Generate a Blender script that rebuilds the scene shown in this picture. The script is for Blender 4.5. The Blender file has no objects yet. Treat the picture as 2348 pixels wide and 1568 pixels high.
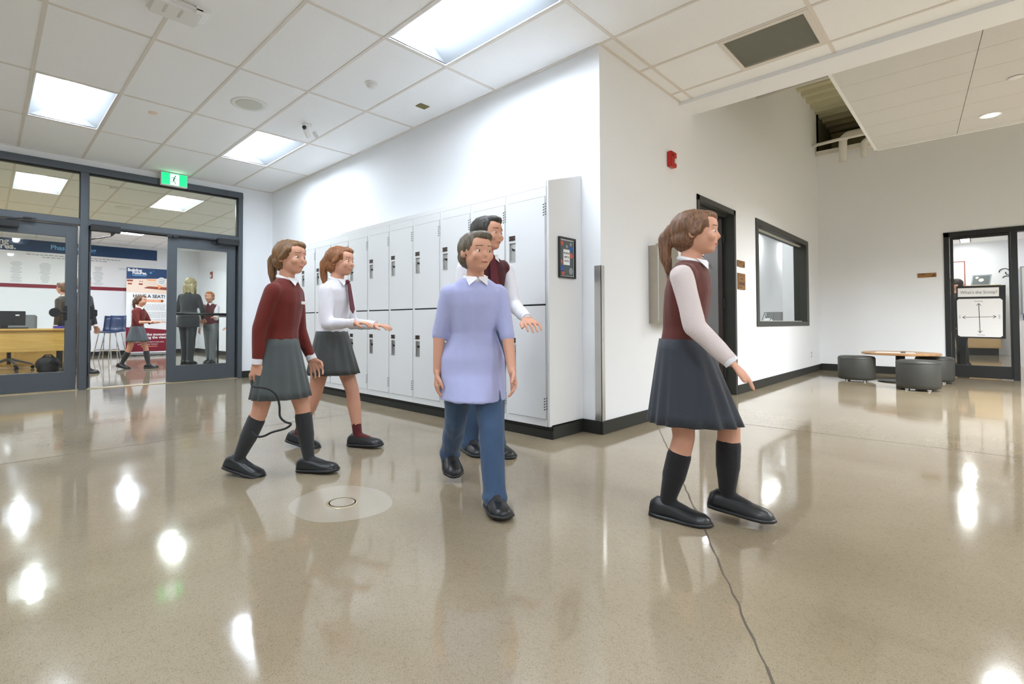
import bpy, bmesh, math, random
from mathutils import Vector, Matrix, noise
random.seed(4)
sc = bpy.context.scene
PI = math.pi
# ------------------------------------------------------------------ camera, world, exposure
cd = bpy.data.cameras.new('camera'); cam = bpy.data.objects.new('camera', cd); sc.collection.objects.link(cam); sc.camera = cam
_yaw, _pitch, _roll = -.8071, .021, -.0019
_f = Vector((math.sin(_yaw)*math.cos(_pitch), math.cos(_yaw)*math.cos(_pitch), math.sin(_pitch)))
_r = _f.cross(Vector((0, 0, 1))).normalized(); _u = _r.cross(_f)
_R = _r*math.cos(_roll)+_u*math.sin(_roll); _U = -_r*math.sin(_roll)+_u*math.cos(_roll)
m = Matrix((_R, _U, -_f)).transposed().to_4x4(); m.translation = Vector((1.9544, -3.3127, .8252)); cam.matrix_world = m
cd.sensor_width = 36; cd.lens = 36*1142/2348; cd.shift_x = (1174-1057.3)/2348; cd.shift_y = -(784-716.9)/2348
cd.clip_start = .05; cd.clip_end = 100
w = bpy.data.worlds.new('world'); sc.world = w; w.use_nodes = True
w.node_tree.nodes['Background'].inputs[0].default_value = (.6, .65, .7, 1); w.node_tree.nodes['Background'].inputs[1].default_value = .15
sc.view_settings.view_transform = 'Standard'; sc.view_settings.look = 'None'; sc.view_settings.gamma = 1; sc.view_settings.use_curve_mapping = False
sc.view_settings.exposure = 1.45
sc.cycles.diffuse_bounces = 8; sc.cycles.max_bounces = 16
LAMP = 21.0            # strength of the ceiling light lenses

# ------------------------------------------------------------------ materials
def lin(c):
    return tuple(((v/255)/12.92 if v/255 <= .04045 else ((v/255+.055)/1.055)**2.4) for v in c)
MATS = {}
def mat(name, c, rough=.5, metal=0, noise_amt=0, nscale=20, bump=0, bscale=80, spec=.5, emit=0, coat=0, sheen=0):
    if name in MATS: return MATS[name]
    m = bpy.data.materials.new(name); m.use_nodes = True; nt = m.node_tree; b = nt.nodes['Principled BSDF']
    col = lin(c)+(1,)
    b.inputs['Base Color'].default_value = col; b.inputs['Roughness'].default_value = rough; b.inputs['Metallic'].default_value = metal
    b.inputs['Specular IOR Level'].default_value = spec; b.inputs['Coat Weight'].default_value = coat; b.inputs['Sheen Weight'].default_value = sheen
    tc = nt.nodes.new('ShaderNodeTexCoord')
    if noise_amt:
        n = nt.nodes.new('ShaderNodeTexNoise'); n.inputs['Scale'].default_value = nscale; n.inputs['Detail'].default_value = 6
        mx = nt.nodes.new('ShaderNodeMix'); mx.data_type = 'RGBA'
        mx.inputs[6].default_value = tuple(v*(1-noise_amt) for v in col[:3])+(1,); mx.inputs[7].default_value = tuple(min(1, v*(1+noise_amt)) for v in col[:3])+(1,)
        nt.links.new(tc.outputs['Object'], n.inputs['Vector']); nt.links.new(n.outputs['Fac'], mx.inputs[0]); nt.links.new(mx.outputs[2], b.inputs['Base Color'])
    if bump:
        n = nt.nodes.new('ShaderNodeTexNoise'); n.inputs['Scale'].default_value = bscale; n.inputs['Detail'].default_value = 4
        bp = nt.nodes.new('ShaderNodeBump'); bp.inputs['Strength'].default_value = bump; bp.inputs['Distance'].default_value = .005
        nt.links.new(tc.outputs['Object'], n.inputs['Vector']); nt.links.new(n.outputs['Fac'], bp.inputs['Height']); nt.links.new(bp.outputs[0], b.inputs['Normal'])
    if emit:
        b.inputs['Emission Color'].default_value = col; b.inputs['Emission Strength'].default_value = emit
    MATS[name] = m; return m
def glass_mat(name, tint, amt=1.0):
    m = bpy.data.materials.new(name); m.use_nodes = True; nt = m.node_tree; nt.nodes.clear()
    o = nt.nodes.new('ShaderNodeOutputMaterial'); t = nt.nodes.new('ShaderNodeBsdfTransparent'); g = nt.nodes.new('ShaderNodeBsdfGlossy')
    g.inputs['Roughness'].default_value = .01; t.inputs[0].default_value = tint+(1,)
    fr = nt.nodes.new('ShaderNodeFresnel'); fr.inputs[0].default_value = 1.5; mx = nt.nodes.new('ShaderNodeMixShader')
    ge = nt.nodes.new('ShaderNodeNewGeometry'); iv = nt.nodes.new('ShaderNodeMath'); iv.operation = 'SUBTRACT'; iv.inputs[0].default_value = 1; nt.links.new(ge.outputs['Backfacing'], iv.inputs[1])
    ml = nt.nodes.new('ShaderNodeMath'); ml.operation = 'MULTIPLY'; nt.links.new(fr.outputs[0], ml.inputs[0]); nt.links.new(iv.outputs[0], ml.inputs[1])
    nt.links.new(ml.outputs[0], mx.inputs[0]); nt.links.new(t.outputs[0], mx.inputs[1]); nt.links.new(g.outputs[0], mx.inputs[2]); nt.links.new(mx.outputs[0], o.inputs[0])
    return m
def floor_mat():
    m = bpy.data.materials.new('polished_concrete'); m.use_nodes = True; nt = m.node_tree; b = nt.nodes['Principled BSDF']
    tc = nt.nodes.new('ShaderNodeTexCoord')
    def nz(s, d=5, r=.6):
        n = nt.nodes.new('ShaderNodeTexNoise'); n.inputs['Scale'].default_value = s; n.inputs['Detail'].default_value = d; n.inputs['Roughness'].default_value = r
        nt.links.new(tc.outputs['Object'], n.inputs['Vector']); return n
    def ramp(src, stops):
        r = nt.nodes.new('ShaderNodeValToRGB'); cr = r.color_ramp
        cr.elements[0].position, cr.elements[0].color = stops[0][0], lin(stops[0][1])+(1,)
        cr.elements[1].position, cr.elements[1].color = stops[-1][0], lin(stops[-1][1])+(1,)
        for p, c in stops[1:-1]: e = cr.elements.new(p); e.color = lin(c)+(1,)
        nt.links.new(src.outputs['Fac'], r.inputs[0]); return r
    a = ramp(nz(.9, 6), [(.3, (144, 129, 106)), (.5, (153, 139, 116)), (.72, (163, 150, 128))])
    s = ramp(nz(260, 2), [(.36, (118, 104, 82)), (.46, (255, 255, 255)), (.66, (255, 255, 255))])
    s2 = ramp(nz(95, 3), [(.30, (190, 175, 150)), (.5, (255, 255, 255))])
    m1 = nt.nodes.new('ShaderNodeMix'); m1.data_type = 'RGBA'; m1.blend_type = 'MULTIPLY'; m1.inputs[0].default_value = .33
    nt.links.new(a.outputs[0], m1.inputs[6]); nt.links.new(s.outputs[0], m1.inputs[7])
    m2 = nt.nodes.new('ShaderNodeMix'); m2.data_type = 'RGBA'; m2.blend_type = 'MULTIPLY'; m2.inputs[0].default_value = .25
    nt.links.new(m1.outputs[2], m2.inputs[6]); nt.links.new(s2.outputs[0], m2.inputs[7]); nt.links.new(m2.outputs[2], b.inputs['Base Color'])
    rr = nt.nodes.new('ShaderNodeMapRange'); rr.inputs[1].default_value = .3; rr.inputs[2].default_value = .7; rr.inputs[3].default_value = .05; rr.inputs[4].default_value = .11
    nt.links.new(nz(1.7, 5).outputs['Fac'], rr.inputs[0]); nt.links.new(rr.outputs[0], b.inputs['Roughness'])
    bp = nt.nodes.new('ShaderNodeBump'); bp.inputs['Strength'].default_value = .035; bp.inputs['Distance'].default_value = .01
    nt.links.new(nz(7, 3).outputs['Fac'], bp.inputs['Height']); nt.links.new(bp.outputs[0], b.inputs['Normal'])
    b.inputs['Specular IOR Level'].default_value = .75
    return m
def wood_mat(name, c1, c2, rough=.4, axis=0):
    m = bpy.data.materials.new(name); m.use_nodes = True; nt = m.node_tree; b = nt.nodes['Principled BSDF']
    tc = nt.nodes.new('ShaderNodeTexCoord'); mp = nt.nodes.new('ShaderNodeMapping'); s = [14, 14, 14]; s[axis] = 1.2; mp.inputs['Scale'].default_value = s
    n = nt.nodes.new('ShaderNodeTexNoise'); n.inputs['Scale'].default_value = 2.5; n.inputs['Detail'].default_value = 8; n.inputs['Distortion'].default_value = .6
    r = nt.nodes.new('ShaderNodeValToRGB'); r.color_ramp.elements[0].position = .3; r.color_ramp.elements[0].color = lin(c1)+(1,); r.color_ramp.elements[1].position = .7; r.color_ramp.elements[1].color = lin(c2)+(1,)
    nt.links.new(tc.outputs['Object'], mp.inputs[0]); nt.links.new(mp.outputs[0], n.inputs['Vector']); nt.links.new(n.outputs['Fac'], r.inputs[0]); nt.links.new(r.outputs[0], b.inputs['Base Color'])
    b.inputs['Roughness'].default_value = rough; return m
M = dict(
    floor=floor_mat(), wall=mat('white_paint', (238, 240, 243), .75, bump=.04, bscale=160), ceil=mat('ceiling_tile', (244, 245, 246), .9, noise_amt=.03, nscale=60, bump=.25, bscale=220),
    tbar=mat('ceiling_grid_paint', (222, 216, 208), .5), base=mat('black_rubber', (36, 38, 34), .5, noise_amt=.1), frame=mat('dark_grey_metal', (82, 88, 94), .4, metal=.25, noise_amt=.05),
    dframe=mat('black_frame_paint', (50, 52, 48), .45), ddoor=mat('espresso_door', (42, 26, 20), .35), blk=mat('black_metal', (28, 29, 30), .4), blackdoor=mat('black_door_metal', (26, 28, 28), .4),
    locker=mat('locker_enamel', (226, 227, 228), .3, bump=.01), gap=mat('shadow_black', (18, 18, 18), .8), steel=mat('brushed_steel', (208, 208, 206), .3, metal=1, noise_amt=.08, nscale=6),
    steel2=mat('satin_steel', (176, 168, 154), .32, metal=.9, noise_amt=.08), plate=mat('dark_brown_plate', (52, 34, 28), .4), white=mat('white_plastic', (230, 230, 228), .4), paper=mat('white_paper', (236, 236, 236), .7),
    lens_b=mat('front_room_lens', (236, 245, 255), .5, emit=LAMP*1.7), lens=mat('light_lens', (232, 243, 255), .5, emit=LAMP), refl=mat('reflector_enamel', (112, 115, 118), .5), glass=glass_mat('clear_glass', (.93, .95, .93)), tglass=glass_mat('transom_glass', (.88, .90, .84)),
    grille=mat('grille_grey', (205, 205, 196), .6), dot=mat('light_grey_cloth', (120, 122, 118), .8), deck=mat('painted_steel_deck', (190, 186, 156), .7), void=mat('dark_green_board', (110, 110, 88), .9), pipe=mat('white_pipe', (225, 222, 214), .5),
    red=mat('signal_red', (190, 30, 20), .35), navy=mat('navy_print', (38, 68, 108), .6), maroon_p=mat('maroon_print', (128, 24, 44), .6), ltblue=mat('light_blue_print', (120, 190, 235), .6),
    black_p=mat('black_print', (25, 25, 28), .6), grey_p=mat('grey_print', (150, 155, 160), .7), orange=mat('orange_print', (246, 160, 105), .6), cream=mat('cream_print', (236, 214, 196), .6), brick=mat('brown_print', (150, 74, 52), .6),
    green_e=mat('exit_green', (20, 205, 100), .5, emit=.9), white_e=mat('exit_white', (225, 255, 240), .5, emit=1.1), green_d=mat('exit_green_dark', (40, 140, 110), .5),
    maple=wood_mat('maple_veneer', (205, 160, 80), (222, 182, 104), .4, 1), oak=wood_mat('oak_laminate', (150, 112, 74), (178, 138, 94), .4, 0), ottoman=mat('charcoal_vinyl', (56, 56, 52), .5, bump=.06, bscale=60),
    sign=mat('bronze_sign', (150, 108, 58), .35, metal=.4), signd=mat('dark_bronze', (84, 44, 18), .4), plastic_navy=mat('navy_plastic', (32, 48, 78), .35), chrome=mat('chrome', (210, 210, 205), .12, metal=1),
    monitor=mat('monitor_black', (30, 32, 34), .35), bag=mat('black_nylon', (22, 23, 24), .7, bump=.2, bscale=40), greych=mat('grey_mesh', (140, 144, 145), .7), blueboard=mat('blue_felt', (44, 52, 110), .9),
    patch=mat('pale_concrete', (166, 156, 139), .16, noise_amt=.05, nscale=8, spec=.7), joint=mat('joint_filler', (92, 82, 68), .6), brass=mat('worn_brass', (188, 172, 140), .35, metal=.5),
    skin=mat('skin', (214, 160, 134), .55, spec=.3), lip=mat('lip', (176, 98, 90), .5), eye=mat('eye_white', (235, 232, 228), .2), iris=mat('iris', (60, 45, 35), .2),
    kraft=mat('olive_card', (120, 112, 70), .8), orange2=mat('bright_orange', (235, 95, 40), .6), silver_b=mat('silver_tray', (190, 190, 190), .3, metal=.6),
    bluep=mat('blue_print', (40, 90, 170), .6), redp=mat('coral_print', (205, 92, 72), .6), slate=mat('slate_print', (84, 92, 94), .6), lilac=mat('lilac_ink', (120, 118, 150), .7), tan=mat('tan_laminate', (200, 168, 120), .5), strap=mat('black_webbing', (30, 32, 34), .7))

# ------------------------------------------------------------------ geometry helpers
class Fr:                                                     # a flat frame: right, up, normal
    def __init__(s, o, r, u): s.o = Vector(o); s.r = Vector(r).normalized(); s.u = Vector(u).normalized(); s.n = s.r.cross(s.u)
    def p(s, a, b, c=0): return s.o+s.r*a+s.u*b+s.n*c
class MB:
    def __init__(s): s.v = []; s.f = []
    def add(s, vs, fs):
        k = len(s.v); s.v += [tuple(v) for v in vs]; s.f += [tuple(i+k for i in f) for f in fs]; return s
    def box(s, x0, y0, z0, x1, y1, z1):
        x0, x1 = sorted((x0, x1)); y0, y1 = sorted((y0, y1)); z0, z1 = sorted((z0, z1))
        return s.add([(x0, y0, z0), (x1, y0, z0), (x1, y1, z0), (x0, y1, z0), (x0, y0, z1), (x1, y0, z1), (x1, y1, z1), (x0, y1, z1)],
                     [(0, 3, 2, 1), (4, 5, 6, 7), (0, 1, 5, 4), (1, 2, 6, 5), (2, 3, 7, 6), (3, 0, 4, 7)])
    def fbox(s, F, a0, b0, c0, a1, b1, c1):
        return s.add([F.p(a0, b0, c0), F.p(a1, b0, c0), F.p(a1, b1, c0), F.p(a0, b1, c0), F.p(a0, b0, c1), F.p(a1, b0, c1), F.p(a1, b1, c1), F.p(a0, b1, c1)],
                     [(0, 3, 2, 1), (4, 5, 6, 7), (0, 1, 5, 4), (1, 2, 6, 5), (2, 3, 7, 6), (3, 0, 4, 7)])
    def fpoly(s, F, pts, c0, c1):
        n = len(pts); vs = [F.p(a, b, c0) for a, b in pts]+[F.p(a, b, c1) for a, b in pts]
        return s.add(vs, [tuple(range(n-1, -1, -1)), tuple(range(n, 2*n))]+[(i, (i+1) % n, n+(i+1) % n, n+i) for i in range(n)])
    def fdisc(s, F, a, b, r, c0, c1, n=24, ry=None):
        return s.fpoly(F, [(a+r*math.cos(2*PI*i/n), b+(ry or r)*math.sin(2*PI*i/n)) for i in range(n)], c0, c1)
    def fbar(s, F, a0, b0, a1, b1, w_, c0, c1):
        d = Vector((a1-a0, b1-b0)).normalized(); q = Vector((-d.y, d.x))*w_/2
        return s.fpoly(F, [(a0-q.x, b0-q.y), (a1-q.x, b1-q.y), (a1+q.x, b1+q.y), (a0+q.x, b0+q.y)], c0, c1)
    def tube(s, path, r, n=12, closed=False):
        path = [Vector(p) for p in path]; rs = r if isinstance(r, (list, tuple)) else [r]*len(path); k = len(s.v); L = len(path); nrm = None
        for i, p in enumerate(path):
            t = ((path[(i+1) % L] if (closed or i < L-1) else p)-(path[i-1] if (closed or i > 0) else p)).normalized()
            if nrm is None: nrm = t.cross(Vector((0, 0, 1)) if abs(t.z) < .9 else Vector((1, 0, 0))).normalized()
            nrm = (nrm-t*nrm.dot(t)).normalized(); b = t.cross(nrm)
            s.v += [tuple(p+(nrm*math.cos(2*PI*j/n)+b*math.sin(2*PI*j/n))*rs[i]) for j in range(n)]
        for i in range(L if closed else L-1):
            for j in range(n):
                a, b2, c, d = k+i*n+j, k+i*n+(j+1) % n, k+((i+1) % L)*n+(j+1) % n, k+((i+1) % L)*n+j; s.f.append((a, b2, c, d))
        if not closed: s.f += [tuple(k+j for j in range(n-1, -1, -1)), tuple(k+(L-1)*n+j for j in range(n))]
        return s
    def lathe(s, prof, c=(0, 0, 0), n=32, axis='z'):
        k = len(s.v); cx, cy, cz = c
        for r, z in prof:
            for j in range(n):
                a = 2*PI*j/n; s.v.append((cx+r*math.cos(a), cy+r*math.sin(a), cz+z) if axis == 'z' else (cx+z, cy+r*math.cos(a), cz+r*math.sin(a)))
        for i in range(len(prof)-1):
            for j in range(n): s.f.append((k+i*n+j, k+i*n+(j+1) % n, k+(i+1)*n+(j+1) % n, k+(i+1)*n+j))
        s.f += [tuple(k+j for j in range(n-1, -1, -1)), tuple(k+(len(prof)-1)*n+j for j in range(n))]; return s
    def loft(s, rings):                                       # closed rings with the same count
        k = len(s.v); n = len(rings[0])
        for r in rings: s.v += [tuple(p) for p in r]
        for i in range(len(rings)-1):
            for j in range(n): s.f.append((k+i*n+j, k+i*n+(j+1) % n, k+(i+1)*n+(j+1) % n, k+(i+1)*n+j))
        s.f += [tuple(k+j for j in range(n-1, -1, -1)), tuple(k+(len(rings)-1)*n+j for j in range(n))]; return s
    def ell(s, c, r, n=16, m_=10, rot=None):
        c = Vector(c); k = len(s.v); pts = []
        for i in range(1, m_):
            a = PI*i/m_
            for j in range(n): b = 2*PI*j/n; pts.append(Vector((r[0]*math.sin(a)*math.cos(b), r[1]*math.sin(a)*math.sin(b), r[2]*math.cos(a))))
        pts += [Vector((0, 0, r[2])), Vector((0, 0, -r[2]))]
        if rot is not None: pts = [rot @ p for p in pts]
        s.v += [tuple(p+c) for p in pts]; T = k+(m_-1)*n
        for i in range(m_-2):
            for j in range(n): s.f.append((k+i*n+j, k+(i+1)*n+j, k+(i+1)*n+(j+1) % n, k+i*n+(j+1) % n))
        for j in range(n): s.f.append((T, k+j, k+(j+1) % n)); s.f.append((T+1, k+(m_-2)*n+(j+1) % n, k+(m_-2)*n+j))
        return s
    def cap(s, a, b, ra, rb, n=14):                           # tapered capsule
        a = Vector(a); b = Vector(b); d = (b-a); L = d.length; d = d/L if L > 1e-6 else Vector((0, 0, 1))
        path, rs = [], []
        for t in (-1, -.85, -.5, 0): path.append(a+d*ra*t); rs.append(max(.0008, ra*math.sqrt(max(0, 1-t*t))))
        for t in (0, .5, .85, 1): path.append(b+d*rb*t); rs.append(max(.0008, rb*math.sqrt(max(0, 1-t*t))))
        return s.tube(path, rs, n)
WL = {}
def obj(name, mb, material, parent=None, bevel=0, smooth=False, local=False, label=None, kind=None):
    vs = [Vector(v) for v in mb.v]
    me = bpy.data.meshes.new(name)
    o = bpy.data.objects.new(name, me); sc.collection.objects.link(o)
    off = Vector((0, 0, 0))
    if not local:
        if parent is not None: off = WL[parent.name]
        else:
            lo = [min(v[i] for v in vs) for i in range(3)]; hi = [max(v[i] for v in vs) for i in range(3)]
            off = Vector(((lo[0]+hi[0])/2, (lo[1]+hi[1])/2, lo[2])); o.location = off
    me.from_pydata([tuple(v-off) for v in vs], [], mb.f); me.update()
    bm = bmesh.new(); bm.from_mesh(me); bmesh.ops.recalc_face_normals(bm, faces=bm.faces)
    if bevel:
        bmesh.ops.remove_doubles(bm, verts=bm.verts, dist=1e-6)
        bmesh.ops.bevel(bm, geom=[e for e in bm.edges if len(e.link_faces) == 2 and e.calc_face_angle(0) > .6], offset=bevel, segments=2, affect='EDGES', clamp_overlap=True)
    bm.to_mesh(me); bm.free()
    for ms in (material if isinstance(material, list) else [material]): me.materials.append(ms)
    if smooth:
        for p in me.polygons: p.use_smooth = True
    WL[o.name] = off.copy() if not local else Vector((0, 0, 0))
    if parent is not None: o.parent = parent
    if label: o['label'] = label
    if kind: o['kind'] = kind
    return o
def thing(name, label, cat, loc=(0, 0, 0), rz=0, group=None, kind=None):
    o = bpy.data.objects.new(name, None); sc.collection.objects.link(o); o.location = loc; o.rotation_euler = (0, 0, rz); o.empty_display_size = .1
    WL[o.name] = Vector(loc)
    if kind: o['kind'] = kind
    if label: o['label'] = label
    if cat: o['category'] = cat
    if group: o['group'] = group
    return o
def tag(o, label, cat, group=None):
    o['label'] = label; o['category'] = cat
    if group: o['group'] = group
    return o
def struct(name, mb, material, bevel=0, smooth=False): return obj(name, mb, material, bevel=bevel, smooth=smooth, kind='structure')
def text(name, s, size, F, a, b, material, parent, c=.002, align='CENTER', bold=0, sx=1, depth=.0006):
    cu = bpy.data.curves.new('t', 'FONT'); cu.body = s; cu.size = size; cu.align_x = align; cu.align_y = 'CENTER'; cu.offset = bold; cu.extrude = depth; cu.resolution_u = 3
    t = bpy.data.objects.new('t', cu); sc.collection.objects.link(t); dg = bpy.context.evaluated_depsgraph_get(); me = bpy.data.meshes.new_from_object(t.evaluated_get(dg))
    mb = MB(); mb.v = [tuple(F.p(a+v.co.x*sx, b+v.co.y, c+v.co.z)) for v in me.vertices]; mb.f = [tuple(p.vertices) for p in me.polygons]
    bpy.data.objects.remove(t); bpy.data.curves.remove(cu); bpy.data.meshes.remove(me)
    return obj(name, mb, material, parent)

EX = -5.879; FY = 7.2245; CH = 2.92
FE = Fr((EX, 0, 0), (0, 1, 0), (0, 0, 1))                     # surfaces facing +X
FF = Fr((0, FY, 0), (1, 0, 0), (0, 0, 1))                     # surfaces facing -Y
# ------------------------------------------------------------------ floor
fl = struct('floor', MB().box(-14.2, -8, -.1, 9, 16, 0), M['floor'])
def crack(pts, wd=.004, name='joint'):
    b = MB(); F = Fr((0, 0, 0), (1, 0, 0), (0, 1, 0))
    for i in range(len(pts)-1): b.fbar(F, *pts[i], *pts[i+1], wd*(.7+.6*random.random()), .0002, .0009)
    obj(name, b, M['joint'], fl)
pts = []
for i in range(61):
    t = i/60; pts.append((0.0+1.70*t+random.uniform(-.004, .004), .85-3.0*t+random.uniform(-.004, .004)))
crack(pts, .0055)
crack([(-2.05, -8), (-2.05, 0)], .003); crack([(.05, 1.14), (9, 1.62)], .003); crack([(3.6, -8), (3.6, 1.4)], .003)
F0 = Fr((0, 0, 0), (1, 0, 0), (0, 1, 0))
pp = [(-.10+.235*math.cos(a)*(1+.05*math.sin(3*a)), -2.115+.235*math.sin(a)*(1+.05*math.cos(2*a))) for a in [2*PI*i/40 for i in range(40)]]
obj('patch', MB().fpoly(F0, pp, .0001, .0006), M['patch'], fl, label='pale round patch of newer concrete')
dr = thing('floor_cleanout', 'small round brass cleanout cover set in the floor in front of the lockers', 'floor cover', (-.095, -2.11, 0))
obj('ring', MB().lathe([(.062, .0008), (.062, .0022), (.072, .0022), (.074, .0008)], (-.095, -2.11, 0), 40), M['brass'], dr, smooth=False)
obj('cover', MB().lathe([(.056, .0008), (.056, .0026), (.05, .003), (.001, .003)], (-.095, -2.11, 0), 40), M['patch'], dr)
# ------------------------------------------------------------------ walls
W = M['wall']
struct('wall_lockers', MB().box(EX-.15, 0, 0, -.15, .15, CH+.3), W)
struct('wall_corridor', MB().box(-.15, 0, 0, 0, 1.83, 4.6).box(-.15, 1.83, 2.105, 0, 2.93, 4.6).box(-.15, 2.93, 0, 0, 3.71, 4.6).box(-.15, 3.71, 2.14, 0, 6.42, 4.6).box(-.15, 3.71, 0, 0, 6.42, .785).box(-.15, 6.42, 0, 0, FY+.15, 4.6), W)
struct('wall_far', MB().box(0, FY, 0, 1.575, FY+.15, 3.72).box(1.575, FY, 2.175, 4.0, FY+.15, 3.72).box(4.0, FY, 0, 9, FY+.15, 3.72).box(-.55, FY, 0, -.15, FY+.15, 3.1), W)
struct('wall_end', MB().box(EX-.15, -.466, 0, EX, 0, CH+.3).box(EX-.15, -8, 2.83, EX, -.466, CH+.3).box(EX-.15, -8, 0, EX, -5.6, 2.83), W)
struct('wall_behind', MB().box(-14.2, -8.15, 0, 9.15, -8, 4.6), W)
struct('wall_right', MB().box(9, -8, 0, 9.15, 16, 4.6), W)
struct('wall_back_room', MB().box(-14.05, -8, 0, -13.9, 1.35, CH), W)
struct('wall_back_room_side', MB().box(-13.9, 1.2, 0, EX-.15, 1.35, CH), W)
struct('wall_office', MB().box(-1.75, 1.5, 0, -1.6, 15, 3.05).box(-1.6, 1.35, 0, -.15, 1.5, 3.05).box(-1.6, 14, 0, 1.1, 14.15, 3.05), W)
struct('wall_classroom', MB().box(.95, FY+.15, 0, 1.1, 15.65, 3.05).box(1.1, 15.5, 0, 3.9, 15.65, 3.05).box(3.75, FY+.15, 0, 3.9, 15.5, 3.05), W)
# soffit (white bulkhead) and open deck
struct('trim_soffit', MB().box(0, 1.43, 2.885, 9, 1.745, 4.6), W)
struct('ceiling_deck', MB().box(-.15, 1.7, 4.55, 9, 9.2, 4.65), M['deck'])
b = MB()
for i in range(24):
    y = 1.8+i*.31; F = Fr((0, y, 4.55), (0, 1, 0), (0, 0, 1)); b.fpoly(F, [(0, 0), (.03, -.07), (.15, -.07), (.18, 0)], 0, 9)
struct('ceiling_ribs', b, M['deck'])
struct('wall_above_far', MB().box(0, 8.6, 3.0, 9, 8.7, 4.6).box(-.15, FY, 3.72, 0, 8.7, 4.6), M['void'])
struct('trim_ledge', MB().box(0.005, FY-.10, 3.72, 9, 8.6, 3.80), M['pipe'])
# ------------------------------------------------------------------ hall ceiling: tiles, grid
XL = [-14.05, -13.0, -11.85, -10.65, -9.5, -8.35, -7.15, -6.03, EX, -4.62, -3.43, -2.22, -1.04, .12, 1.2, 2.40, 3.6, 4.8, 6.0, 7.2, 8.4, 9.0]
YL = [-8.0, -7.32, -6.71, -6.1, -5.49, -4.88, -4.27, -3.66, -3.05, -2.44, -1.83, -1.22, -.61, 0.0, .61, 1.22, 1.44]
LIGHTS = {}   # (xi, yi) -> label
def near(L, v): return min(range(len(L)), key=lambda i: abs(L[i]-v))
def cell(x, y): return (near(XL, x), near(YL, y))
hall_lights = [((-4.62, -3.05), 'square-looking lit ceiling light at the left, above the left glass door'), ((-4.62, -1.22), 'lit ceiling light nearest the corner of the end wall, right of the exit sign'),
    ((-1.04, -1.22), 'large bright ceiling light in the foreground above the lockers'), ((-1.04, -3.05), None), ((2.40, -1.22), None), ((2.40, -3.05), None), ((-4.62, -4.88), None), ((-1.04, -4.88), None),
    ((2.40, -4.88), None), ((6.0, -1.22), None), ((6.0, -3.05), None), ((6.0, -4.88), None)]
back_lights = [((-8.35, -1.22), 'lit ceiling light of the front room seen through the right transom'), ((-8.35, -3.05), 'lit ceiling light of the front room seen through the left transom'),
    ((-11.85, -1.22), None), ((-11.85, -3.05), None), ((-8.35, -4.88), None), ((-11.85, -4.88), None)]
skip = {}
for (p, l) in hall_lights+back_lights: skip[cell(*p)] = l
vent_cell = cell(.12, .61)
b = MB()
for i in range(len(XL)-1):
    for j in range(len(YL)-1):
        x0, x1, y0, y1 = XL[i], XL[i+1], YL[j], YL[j+1]
        if (i, j) in skip or (x0 < -.1 and x1 > EX and y0 >= 0) or (x0 < EX and y0 >= .6) or (XL[i+1] == EX): continue
        if (i, j) == vent_cell: b.box(x0, y0, CH, .62, y1, CH+.02); continue
        b.box(x0, y0, CH, x1, y1, CH+.02)
b.box(0, 0, CH, .12, 1.44, CH+.02).box(-6.03, -8, CH, EX, 1.35, CH+.02).box(-14, .61, CH, -6.03, 1.35, CH+.02)
struct('ceiling', b, M['ceil'])
b = MB()
for x in XL[1:-1]:
    if x == EX: continue
    y1 = 1.43 if x > 0 else (1.2 if x < EX else 0)
    b.box(x-.012, -8, CH-.004, x+.012, y1, CH+.001)
for y in YL[1:-1]:
    b.box(EX if y < 0 else 0, y-.012, CH-.0045, 9, y+.012, CH+.0008) if y != 0 else b.box(0, y-.012, CH-.0045, 9, y+.012, CH+.0008)
    if y < .7: b.box(-13.9, y-.012, CH-.0045, EX-.15, y+.012, CH+.0008)
b.box(EX, -.022, CH-.006, 0, 0, CH).box(0, 0, CH-.006, .022, 1.43, CH).box(EX, -8, CH-.006, EX+.022, 0, CH)
struct('trim_ceiling_grid', b, M['tbar'])
struct('ceiling_plenum', MB().box(-14.2, -8, 3.30, 9, 1.44, 3.35), M['void'])
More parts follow.
